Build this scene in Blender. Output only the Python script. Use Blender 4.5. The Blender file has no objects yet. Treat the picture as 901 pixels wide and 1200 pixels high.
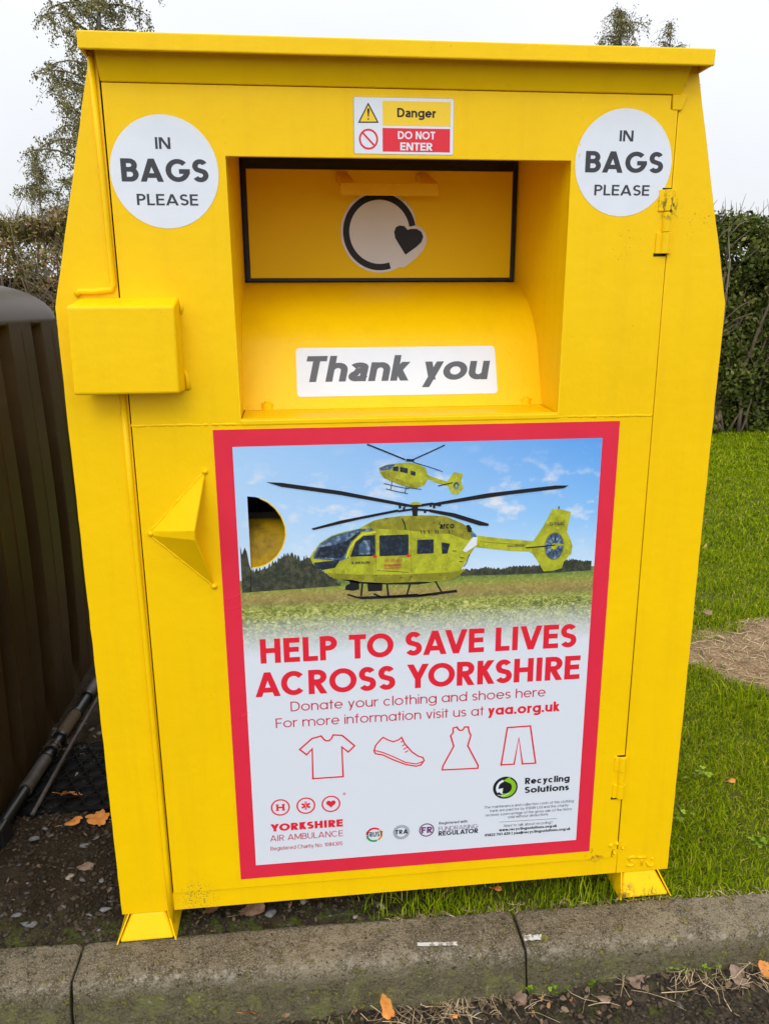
import bpy, bmesh, math, random
import numpy as np
from mathutils import Vector, Matrix, noise
PI = math.pi
R = math.radians
rng = np.random.default_rng(7)
random.seed(7)
S = bpy.context.scene
COL = S.collection

# ------------------------------------------------------------------ survey of the photograph
# camera recovered from the bank's straight edges (bank 1.2 m wide, front plate on y = 0, ground z = 0.05)
F = 916.0
CAM = Vector((-.1934, -1.427, 1.3393))
yaw, pitch, roll = -.1075, .2592, -.0061
FW = Vector((-math.sin(yaw) * math.cos(pitch), math.cos(yaw) * math.cos(pitch), -math.sin(pitch)))
RT = Vector((math.cos(yaw), math.sin(yaw), 0))
UP = RT.cross(FW)
RT, UP = RT * math.cos(roll) + UP * math.sin(roll), UP * math.cos(roll) - RT * math.sin(roll)

def ray(px, py):
    return FW + RT * ((px - 450.5) / F) + UP * ((600 - py) / F)

def bp(px, py, ax, val):                       # a measured photo point on the plane x|y|z = val
    d = ray(px, py)
    return CAM + d * ((val - CAM[ax]) / d[ax])

# ------------------------------------------------------------------ materials
MATS = {}
def nd(t, typ, **kw):
    n = t.nodes.new(typ)
    for k, v in kw.items():
        if k in n.inputs: n.inputs[k].default_value = v
        else: setattr(n, k, v)
    return n

def mat(name, col, rough=.5, spec=.5, metal=0, bump=None, vary=None, tint=None, extra=None, coat=0, sheen=0):
    """bump=(scale,strength,distance)  vary=(scale, colour2, lo, hi)"""
    if name in MATS: return MATS[name]
    m = bpy.data.materials.new(name); m.use_nodes = True
    t = m.node_tree; p = t.nodes['Principled BSDF']; L = t.links
    p.inputs['Base Color'].default_value = (*col, 1)
    p.inputs['Roughness'].default_value = rough
    p.inputs['Specular IOR Level'].default_value = spec
    p.inputs['Metallic'].default_value = metal
    p.inputs['Coat Weight'].default_value = coat
    tc = nd(t, 'ShaderNodeTexCoord')
    cur = None
    def setc(c):
        nonlocal cur
        cur = c; L.new(c, p.inputs['Base Color'])
    if vary:
        for v in (vary if isinstance(vary, list) else [vary]):
            sc, c2, lo, hi = v[:4]
            n = nd(t, 'ShaderNodeTexNoise', Scale=sc, Detail=6, Roughness=v[4] if len(v) > 4 else .6)
            L.new(tc.outputs['Object'], n.inputs['Vector'])
            mr = nd(t, 'ShaderNodeMapRange'); mr.inputs['From Min'].default_value = lo; mr.inputs['From Max'].default_value = hi
            L.new(n.outputs['Fac'], mr.inputs['Value'])
            mx = nd(t, 'ShaderNodeMix', data_type='RGBA')
            L.new(mr.outputs[0], mx.inputs[0])
            if cur: L.new(cur, mx.inputs[6])
            else: mx.inputs[6].default_value = (*col, 1)
            mx.inputs[7].default_value = (*c2, 1)
            setc(mx.outputs[2])
    if tint:                                   # per-leaf random value stored on faces: real colour differences
        at = nd(t, 'ShaderNodeAttribute', attribute_name='tint')
        rp = nd(t, 'ShaderNodeValToRGB')
        L.new(at.outputs['Fac'], rp.inputs[0])
        el = rp.color_ramp.elements
        while len(el) < len(tint): el.new(.5)
        for i, (pos, c) in enumerate(tint):
            el[i].position = pos; el[i].color = (*c, 1)
        setc(rp.outputs[0])
    if bump:
        bl = bump if isinstance(bump, list) else [bump]
        prev = None
        for sc, st, ds in bl:
            n = nd(t, 'ShaderNodeTexNoise', Scale=sc, Detail=5, Roughness=.6)
            L.new(tc.outputs['Object'], n.inputs['Vector'])
            b = nd(t, 'ShaderNodeBump', Strength=st, Distance=ds)
            L.new(n.outputs['Fac'], b.inputs['Height'])
            if prev: L.new(prev, b.inputs['Normal'])
            prev = b.outputs[0]
        L.new(prev, p.inputs['Normal'])
    if extra: extra(t, p, tc, cur, setc)
    MATS[name] = m
    return m

def paint_extra(t, p, tc, cur, setc):
    L = t.links
    def mask(scale, lo, hi, vec=None, detail=3):
        n = nd(t, 'ShaderNodeTexNoise', Scale=scale, Detail=detail, Roughness=.65)
        L.new(vec or tc.outputs['Object'], n.inputs['Vector'])
        mr = nd(t, 'ShaderNodeMapRange'); mr.inputs['From Min'].default_value = lo; mr.inputs['From Max'].default_value = hi
        L.new(n.outputs['Fac'], mr.inputs['Value'])
        return mr.outputs[0]
    def mul(a, b):
        m = nd(t, 'ShaderNodeMath', operation='MULTIPLY'); L.new(a, m.inputs[0]); L.new(b, m.inputs[1]); return m.outputs[0]
    def near(pt, r0, r1):
        d = nd(t, 'ShaderNodeVectorMath', operation='DISTANCE'); d.inputs[1].default_value = pt
        L.new(tc.outputs['Object'], d.inputs[0])
        mr = nd(t, 'ShaderNodeMapRange'); mr.inputs['From Min'].default_value = r0; mr.inputs['From Max'].default_value = r1
        L.new(d.outputs['Value'], mr.inputs['Value']); return mr.outputs[0]
    def over(fac, c):
        mx = nd(t, 'ShaderNodeMix', data_type='RGBA'); L.new(fac, mx.inputs[0])
        if cur0[0] is None: mx.inputs[6].default_value = p.inputs['Base Color'].default_value
        else: L.new(cur0[0], mx.inputs[6])
        mx.inputs[7].default_value = (*c, 1); cur0[0] = mx.outputs[2]; setc(mx.outputs[2])
    cur0 = [cur]
    over(mul(mask(70, .46, .58), near((.498, -.02, .062), .028, .008)), (.22, .10, .03))
    over(mul(mask(60, .52, .62), near((.545, -.02, .075), .03, .01)), (.50, .30, .03))
    # dirt specks everywhere, sparse
    over(mul(mask(230, .70, .74), mask(5, .52, .62)), (.16, .11, .02))
    # faint vertical runs and cleaned-off streaks
    mp = nd(t, 'ShaderNodeMapping'); mp.inputs['Scale'].default_value = (14, 14, .9)
    L.new(tc.outputs['Object'], mp.inputs['Vector'])
    sm = nd(t, 'ShaderNodeMath', operation='MULTIPLY'); sm.inputs[1].default_value = .2
    L.new(mask(1.5, .5, .72, mp.outputs[0]), sm.inputs[0])
    over(sm.outputs[0], (.70, .40, .006))
    # rust and moss where the photo shows them: lower right, upper hinge, freckles on right plate
    over(mul(mask(90, .50, .60), near((.425, 0, .155), .028, .006)), (.32, .12, .02))
    over(mul(mask(120, .53, .58), near((.475, -.01, 1.505), .03, .008)), (.05, .10, .02))
    over(mul(mask(260, .63, .66), near((.53, 0, 1.48), .05, .02)), (.12, .09, .02))
    over(mul(mask(260, .65, .68), near((.395, 0, 1.44), .04, .02)), (.12, .09, .02))
    over(mul(mask(260, .56, .62), near((-.44, 0, .13), .05, .02)), (.20, .15, .03))

YEL = mat('yellow_gloss_paint', (.94, .590, .001), rough=.36, spec=.17,
          vary=(2.2, (.885, .545, .001), .35, .7),
          bump=[(700, .05, .001), (60, .22, .0018), (7, .22, .012)], extra=paint_extra)
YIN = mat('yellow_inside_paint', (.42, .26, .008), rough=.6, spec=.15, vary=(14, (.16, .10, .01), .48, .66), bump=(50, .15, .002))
BLK = mat('black_rubber_seal', (.008, .008, .008), rough=.55, bump=(80, .3, .002))
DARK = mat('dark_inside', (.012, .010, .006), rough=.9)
WHT = mat('white_vinyl', (.735, .775, .825), rough=.42, spec=.35, bump=(25, .05, .001), vary=(9, (.69, .73, .785), .45, .7))
INK = mat('charcoal_print', (.045, .047, .055), rough=.45, spec=.3)
BINK = mat('black_print', (.012, .012, .014), rough=.45, spec=.3)
GINK = mat('grey_print', (.095, .10, .115), rough=.45, spec=.3)
LGINK = mat('light_grey_print', (.33, .35, .38), rough=.45, spec=.3)
REDP = mat('red_print', (.74, .018, .038), rough=.4, spec=.35)
CRIM = mat('crimson_border_print', (.74, .026, .058), rough=.4, spec=.3, vary=(8, (.70, .022, .05), .4, .7))
DRED = mat('dark_red_print', (.55, .02, .06), rough=.4, spec=.35)
SGY = mat('sign_yellow', (.90, .60, .02), rough=.4, spec=.35)
PURP = mat('purple_print', (.16, .04, .16), rough=.4)
LIME = mat('lime_print', (.25, .52, .02), rough=.4)
GRNP = mat('green_print', (.02, .32, .09), rough=.4)
ORGP = mat('orange_print', (.75, .30, .03), rough=.4)
HEL = mat('helicopter_print_yellow', (.46, .49, .022), rough=.4, vary=[(45, (.30, .31, .015), .42, .62), (160, (.58, .58, .06), .58, .68)])
HELD = mat('helicopter_print_olive', (.23, .22, .015), rough=.4, vary=[(60, (.34, .32, .025), .45, .6), (160, (.10, .09, .012), .60, .66)])
HELL = mat('helicopter_print_light', (.66, .66, .05), rough=.4)
NAVY = mat('window_print', (.012, .018, .028), rough=.4, vary=(150, (.04, .07, .12), .5, .7))
GLS = mat('screen_print', (.05, .09, .16), rough=.4, vary=(110, (.22, .32, .42), .48, .6))
BLUP = mat('blue_print', (.04, .16, .48), rough=.4)
TRP = mat('treeline_print', (.028, .035, .022), rough=.4, vary=[(120, (.085, .085, .045), .45, .62), (300, (.11, .13, .13), .6, .7)])

# ------------------------------------------------------------------ mesh helpers
class MB:
    def __init__(s): s.v = []; s.f = []; s.m = []; s.mats = []
    def mi(s, m):
        if m not in s.mats: s.mats.append(m)
        return s.mats.index(m)
    def face(s, pts, m):
        i = len(s.v); s.v += [tuple(p) for p in pts]; s.f.append(tuple(range(i, i + len(pts)))); s.m.append(s.mi(m))
    def mesh(s, vs, fs, m):
        i = len(s.v); s.v += [tuple(p) for p in vs]
        for f in fs: s.f.append(tuple(i + k for k in f)); s.m.append(s.mi(m))
    def box(s, x0, x1, y0, y1, z0, z1, m):
        v = [(x, y, z) for z in (z0, z1) for y in (y0, y1) for x in (x0, x1)]
        s.mesh(v, [(0, 2, 3, 1), (4, 5, 7, 6), (0, 1, 5, 4), (2, 6, 7, 3), (0, 4, 6, 2), (1, 3, 7, 5)], m)
    def hexa(s, v, m):                          # 8 corners: bottom 4 ccw, top 4 ccw
        s.mesh(v, [(3, 2, 1, 0), (4, 5, 6, 7), (0, 1, 5, 4), (1, 2, 6, 5), (2, 3, 7, 6), (3, 0, 4, 7)], m)
    def tube(s, pts, r, m, n=8, caps=True):
        pts = [Vector(p) for p in pts]; k = len(pts)
        rs = r if isinstance(r, (list, tuple)) else [r] * k
        vs = []; a = None
        for i, p in enumerate(pts):
            d = (pts[min(i + 1, k - 1)] - pts[max(i - 1, 0)]).normalized()
            if a is None: a = d.orthogonal().normalized()
            a = (a - d * a.dot(d)).normalized(); b = d.cross(a)
            for j in range(n):
                t = 2 * PI * j / n
                vs.append(p + (a * math.cos(t) + b * math.sin(t)) * rs[i])
        fs = [(i * n + j, i * n + (j + 1) % n, (i + 1) * n + (j + 1) % n, (i + 1) * n + j) for i in range(k - 1) for j in range(n)]
        if caps: fs += [tuple(range(n - 1, -1, -1)), tuple((k - 1) * n + j for j in range(n))]
        s.mesh(vs, fs, m)
    def build(s, name, parent=None, smooth=False, bevel=0, seg=2, origin=None):
        me = bpy.data.meshes.new(name)
        o0 = Vector(origin) if origin is not None else Vector((0, 0, 0))
        me.from_pydata([tuple(Vector(v) - o0) for v in s.v], [], s.f)
        for m in s.mats: me.materials.append(m)
        me.polygons.foreach_set('material_index', s.m)
        if smooth: me.polygons.foreach_set('use_smooth', [True] * len(s.f))
        me.update()
        o = bpy.data.objects.new(name, me); COL.objects.link(o); o.location = o0
        if parent: o.parent = parent; o.matrix_parent_inverse = Matrix()
        if bevel:
            b = o.modifiers.new('bevel', 'BEVEL'); b.width = bevel; b.segments = seg; b.limit_method = 'ANGLE'; b.angle_limit = R(35)
            b.harden_normals = False
            w = o.modifiers.new('weld', 'WELD'); w.merge_threshold = .0002
            o.modifiers.move(1, 0)
        return o

def npmesh(name, v, f, m, parent=None, tint=None, smooth=False, origin=(0, 0, 0)):
    """v: (N,3) array, f: (M,k) array - quick big mesh"""
    me = bpy.data.meshes.new(name)
    v = np.asarray(v, np.float32) - np.asarray(origin, np.float32); f = np.asarray(f, np.int32)
    k = f.shape[1]
    me.vertices.add(len(v)); me.vertices.foreach_set('co', v.ravel())
    me.loops.add(f.size); me.loops.foreach_set('vertex_index', f.ravel())
    me.polygons.add(len(f)); me.polygons.foreach_set('loop_start', np.arange(0, f.size, k, dtype=np.int32))
    me.polygons.foreach_set('loop_total', np.full(len(f), k, np.int32))
    if smooth: me.polygons.foreach_set('use_smooth', np.ones(len(f), bool))
    me.update(calc_edges=True)
    if tint is not None:
        a = me.attributes.new('tint', 'FLOAT', 'FACE'); a.data.foreach_set('value', np.asarray(tint, np.float32))
    me.materials.append(m)
    o = bpy.data.objects.new(name, me); COL.objects.link(o); o.location = origin
    if parent: o.parent = parent
    return o

def tag(o, label=None, cat=None, group=None, kind=None):
    if label: o['label'] = label
    if cat: o['category'] = cat
    if group: o['group'] = group
    if kind: o['kind'] = kind
    return o

def empty(name, loc=(0, 0, 0)):
    o = bpy.data.objects.new(name, None); o.empty_display_size = .1; COL.objects.link(o); o.location = loc
    return o

def plate(name, loops, y_front, thick, m, parent=None, bevel=.0012):
    """flat plate in the XZ plane with holes, front face at y_front"""
    c = bpy.data.curves.new(name, 'CURVE'); c.dimensions = '2D'; c.fill_mode = 'BOTH'
    c.extrude = thick / 2 - bevel; c.bevel_depth = bevel; c.bevel_resolution = 2
    c.offset = -bevel
    for lp in loops:
        sp = c.splines.new('POLY'); sp.points.add(len(lp) - 1); sp.use_cyclic_u = True
        for q, (x, z) in zip(sp.points, lp): q.co = (x, z, 0, 1)
    t = bpy.data.objects.new('tmp', c)
    me = bpy.data.meshes.new_from_object(t)
    me.transform(Matrix(((1, 0, 0, 0), (0, 0, -1, y_front + thick / 2), (0, 1, 0, 0), (0, 0, 0, 1))))
    bpy.data.objects.remove(t); bpy.data.curves.remove(c)
    me.materials.clear(); me.materials.append(m)
    me.name = name
    o = bpy.data.objects.new(name, me); COL.objects.link(o)
    if parent: o.parent = parent
    return o

# ------------------------------------------------------------------ drawn letters (stroke skeletons)
def arc(cx, cy, rx, ry, a0, a1, n=None):
    n = n or max(4, int(abs(a1 - a0) / 12))
    return [(cx + rx * math.cos(R(a0 + (a1 - a0) * i / n)), cy + ry * math.sin(R(a0 + (a1 - a0) * i / n))) for i in range(n + 1)]

KERN = {'AV': -.15, 'VE': -.03, 'YO': -.09, 'KS': -.07, 'TO': -.04, 'SA': -.04, 'AC': -.05, 'RK': .02, 'LI': .02, 'EL': .03, 'HE': .03, 'HI': .04, 'IR': .04, 'LE': .01, 'BA': -.03, 'Th': .02, 'ea': 0, 'AT': -.1, 'LA': .0, 'FO': -.02, 'yo': -.03, 'ya': -.03}
XH = .73
def glyph(c, w, two=False):
    """returns advance, strokes; stroke = ('p',pts) butt polyline | ('o',pts) closed | ('d',x0,y0,x1,y1) diagonal cut level"""
    h = w / 2; g = []
    P = lambda *p: g.append(('p', list(p)))
    A = lambda pts: g.append(('p', pts))
    O = lambda pts: g.append(('o', pts))
    D = lambda a, b, c_, d: g.append(('d', a, b, c_, d))
    dot = lambda x, y: g.append(('p', [(x, y), (x, y + w * 1.05)]))
    W = .7
    if c == ' ': return .3, g
    if c == 'A': W = .86; e = h * 1.1; D(e, 0, W / 2, 1); D(W - e, 0, W / 2, 1); P((W * .24, .27), (W * .76, .27))
    elif c == 'B':
        W = .64; P((h, 0), (h, 1)); r = (.5 - h) / 2 + h * .25
        yt = 1 - h; ym = .53; yb = h
        A([(h, yt), (W * .5, yt)] + arc(W * .5, (yt + ym) / 2, W * .44 - h, (yt - ym) / 2, 90, -90)[1:] + [(h, ym)])
        A([(h, ym), (W * .52, ym)] + arc(W * .52, (ym + yb) / 2, W * .48 - h, (ym - yb) / 2, 90, -90)[1:] + [(h, yb)])
    elif c == 'C': W = .86; A(arc(W / 2, .5, W / 2 - h, .5 - h, 42, 318))
    elif c == 'D': W = .76; P((h, 0), (h, 1)); A([(h, 1 - h), (W * .42, 1 - h)] + arc(W * .42, .5, W * .58 - h, .5 - h, 90, -90)[1:] + [(h, h)])
    elif c == 'E': W = .56; P((h, 0), (h, 1)); P((h, 1 - h), (W, 1 - h)); P((h, .52), (W * .94, .52)); P((h, h), (W, h))
    elif c == 'F': W = .54; P((h, 0), (h, 1)); P((h, 1 - h), (W, 1 - h)); P((h, .5), (W * .92, .5))
    elif c == 'G': W = .90; A(arc(W / 2, .5, W / 2 - h, .5 - h, 44, 345) + [(W - h, .5)]); P((W * .55, .46), (W, .46))
    elif c == 'H': W = .70; P((h, 0), (h, 1)); P((W - h, 0), (W - h, 1)); P((h, .52), (W - h, .52))
    elif c == 'I': W = w; P((h, 0), (h, 1))
    elif c == 'J': W = .5; A([(W - h, 1), (W - h, .3)] + arc(W / 2, .3, W / 2 - h, .3 - h, 0, -180)[1:])
    elif c == 'K': W = .64; P((h, 0), (h, 1)); D(W - h * 1.6, 1, h * 1.2, .42); D(W - h * 1.3, 0, W * .38, .56)
    elif c == 'L': W = .52; P((h, 0), (h, 1)); P((h, h), (W, h))
    elif c == 'M': W = .86; P((h, 0), (h, 1)); P((W - h, 0), (W - h, 1)); D(h, 1, W / 2, .15); D(W - h, 1, W / 2, .15)
    elif c == 'N': W = .72; P((h, 0), (h, 1)); P((W - h, 0), (W - h, 1)); D(h * 1.3, 1, W - h * 1.3, 0)
    elif c in 'O0':
        W = .94 if c == 'O' else .6; O(arc(W / 2, .5, W / 2 - h, .5 - h, 0, 360, 36)[:-1])
    elif c == 'P': W = .60; P((h, 0), (h, 1)); A([(h, 1 - h), (W * .5, 1 - h)] + arc(W * .5, .70, W * .5 - h, .3 - h, 90, -90)[1:] + [(h, .4 + h)])
    elif c == 'R':
        W = .64; P((h, 0), (h, 1)); A([(h, 1 - h), (W * .5, 1 - h)] + arc(W * .5, .70, W * .47 - h, .3 - h, 90, -90)[1:] + [(h, .4 + h)])
        D(W - h * 1.15, 0, W * .46, .44)
    elif c == 'S':
        W = .60; ry = (1 - w) / 4; cx = W / 2; rx = W / 2 - h
        A(arc(cx, 1 - h - ry, rx * .94, ry, 28, 230) + [(cx, .5)] + arc(cx, h + ry, rx, ry, 50, -152))
    elif c == 'T': W = .60; P((W / 2, 0), (W / 2, 1)); P((0, 1 - h), (W, 1 - h))
    elif c == 'U': W = .68; A([(h, 1), (h, .34)] + arc(W / 2, .34, W / 2 - h, .34 - h, 180, 360)[1:] + [(W - h, 1)])
    elif c == 'V': W = .82; D(h * 1.1, 1, W / 2, 0); D(W - h * 1.1, 1, W / 2, 0)
    elif c == 'W': W = 1.1; D(h, 1, W * .28, 0); D(W * .5, 1, W * .28, 0); D(W * .5, 1, W * .72, 0); D(W - h, 1, W * .72, 0)
    elif c == 'X': W = .7; D(h, 1, W - h, 0); D(W - h, 1, h, 0)
    elif c == 'Y': W = .76; D(h * 1.1, 1, W / 2, .40); D(W - h * 1.1, 1, W / 2, .40); P((W / 2, 0), (W / 2, .46))
    elif c == 'Z': W = .6; P((0, 1 - h), (W, 1 - h)); P((0, h), (W, h)); D(W - h, 1 - h, h, h)
    elif c == '1': W = .38; P((W - h, 0), (W - h, 1)); D(W - h, .98, 0.02, .74)
    elif c == '2': W = .56; A(arc(W / 2, 1 - .3, W / 2 - h, .3 - h, 165, -35) + [(h * 1.4, h)]); P((0, h), (W, h))
    elif c == '3': W = .56; A(arc(W / 2, .75, W / 2 - h, .25 - h, 150, -90)); A(arc(W / 2, .27 + h * .3, W / 2 - h, .27 - h * .7, 90, -150))
    elif c == '4': W = .62; P((W * .72, 0), (W * .72, 1)); D(W * .70, 1, h, .24); P((0, .25), (W, .25))
    elif c == '5': W = .56; P((h, 1 - h), (W * .9, 1 - h)); P((h * 1.4, 1 - h), (h, .5)); A(arc(W / 2, .32, W / 2 - h, .32 - h, 140, -150))
    elif c == '6': W = .6; O(arc(W / 2, .32, W / 2 - h, .32 - h, 0, 360)[:-1]); A([(W * .66, 1), (h * 1.2, .44)])
    elif c == '7': W = .56; P((0, 1 - h), (W, 1 - h)); D(W - h * 1.2, 1 - h, W * .3, 0)
    elif c == '8': W = .58; O(arc(W / 2, .75, W / 2 - h * 1.2, .25 - h, 0, 360)[:-1]); O(arc(W / 2, .27, W / 2 - h, .27 - h, 0, 360)[:-1])
    elif c == '9': W = .6; O(arc(W / 2, .68, W / 2 - h, .32 - h, 0, 360)[:-1]); A([(W * .34, 0), (W - h * 1.2, .56)])
    elif c == 'a' and two:
        W = .56; A(arc(W / 2 - .01, XH - .2, W / 2 - h, .2 - h, 160, 0) + [(W - h * 1.2, 0)])
        A([(W - h * 1.2, .42), (W * .45, .41)] + arc(W * .42, .205, W * .42 - h, .205 - h, 90, 270)[1:] + arc(W * .5, .3, W * .38, .3 - h, 280, 340))
    elif c in 'abdgpq':
        r = XH / 2; W = XH * .94; rx = W / 2 - h
        O(arc(W / 2, r, rx, r - h, 0, 360, 28)[:-1])
        if c == 'a': P((W - h, 0), (W - h, XH))
        if c == 'b': P((h, 0), (h, 1.0))
        if c == 'd': P((W - h, 0), (W - h, 1.0))
        if c == 'p': P((h, -.27), (h, XH))
        if c == 'q': P((W - h, -.27), (W - h, XH))
        if c == 'g': A([(W - h, XH), (W - h, -.02)] + arc(W / 2, -.03, rx, .24 - h, 0, -150)[1:])
    elif c == 'c': W = .64; A(arc(W / 2, XH / 2, W / 2 - h, XH / 2 - h, 45, 315))
    elif c == 'e': W = .68; A([(h, XH * .5), (W - h, XH * .5)] + arc(W / 2, XH / 2, W / 2 - h, XH / 2 - h, 5, 322))
    elif c == 'f': W = .36; A([(W * .45, 0), (W * .45, .8)] + arc(W * .45 + .16, .8, .16, .2 - h, 180, 95)[1:]); P((0, XH - h), (W, XH - h))
    elif c in 'hnm':
        W = .6; rr = W / 2 - h
        P((h, 0), (h, 1.0 if c == 'h' else XH))
        A(arc(W / 2, XH - h - rr * 1.02, rr, rr * 1.02, 175, 0) + [(W - h, 0)])
        if c == 'm':
            A([(a + W - w, b) for a, b in arc(W / 2, XH - h - rr * 1.02, rr, rr * 1.02, 175, 0) + [(W - h, 0)]]); W = 2 * W - w
    elif c == 'i': W = w; P((h, 0), (h, XH)); dot(h, .98 - w)
    elif c == 'j': W = w; P((h, -.2), (h, XH)); dot(h, .98 - w)
    elif c == 'l': W = w; P((h, 0), (h, 1))
    elif c == 'k': W = .56; P((h, 0), (h, 1)); D(W - h * 1.7, XH, h * 1.2, .27); D(W - h * 1.3, 0, W * .36, .42)
    elif c == 'o': W = XH; O(arc(W / 2, XH / 2, W / 2 - h, XH / 2 - h, 0, 360, 28)[:-1])
    elif c == 'r': W = .36; P((h, 0), (h, XH)); A(arc(W * .95, XH - h - .24, W * .95 - h, .24, 175, 85))
    elif c == 's':
        W = .46; ry = (XH - w) / 4; cx = W / 2; rx = W / 2 - h
        A(arc(cx, XH - h - ry, rx, ry, 28, 230) + [(cx, XH / 2)] + arc(cx, h + ry, rx, ry, 50, -152))
    elif c == 't': W = .34; P((W * .5, 0), (W * .5, .95)); P((0, XH - h), (W, XH - h))
    elif c == 'u': W = .6; rr = W / 2 - h; A([(h, XH)] + arc(W / 2, h + rr, rr, rr, 180, 355)); P((W - h, 0), (W - h, XH))
    elif c == 'v': W = .56; D(h * 1.1, XH, W / 2, 0); D(W - h * 1.1, XH, W / 2, 0)
    elif c == 'w': W = .82; D(h, XH, W * .28, 0); D(W * .5, XH, W * .28, 0); D(W * .5, XH, W * .72, 0); D(W - h, XH, W * .72, 0)
    elif c == 'x': W = .54; D(h, XH, W - h, 0); D(W - h, XH, h, 0)
    elif c == 'y': W = .58; D(h * 1.1, XH, W / 2 + h * .2, 0.02); D(W - h * 1.1, XH, W * .26, -.27)
    elif c == 'z': W = .5; P((0, XH - h), (W, XH - h)); P((0, h), (W, h)); D(W - h, XH - h, h, h)
    elif c == '.': W = w; dot(h, 0)
    elif c == ',': W = w; P((h, w), (h * .6, -w))
    elif c == '-': W = .34; P((0, .4), (W, .4))
    elif c == '|': W = w; P((h, -.15), (h, 1))
    elif c == '!': W = w; P((h, .32), (h, 1)); dot(h, 0)
    elif c == '?': W = .5; A(arc(W / 2, .76, W / 2 - h, .24 - h, 170, -60) + [(W / 2, .28)]); dot(W / 2, 0)
    elif c == '@': W = .9; O(arc(W / 2, .36, .18, .2, 0, 360)[:-1]); A(arc(W / 2, .38, W / 2 - h, .46, 330, 0 - 0) if 0 else arc(W / 2, .38, W / 2 - h, .44, -20, 300))
    return W, g

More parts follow.
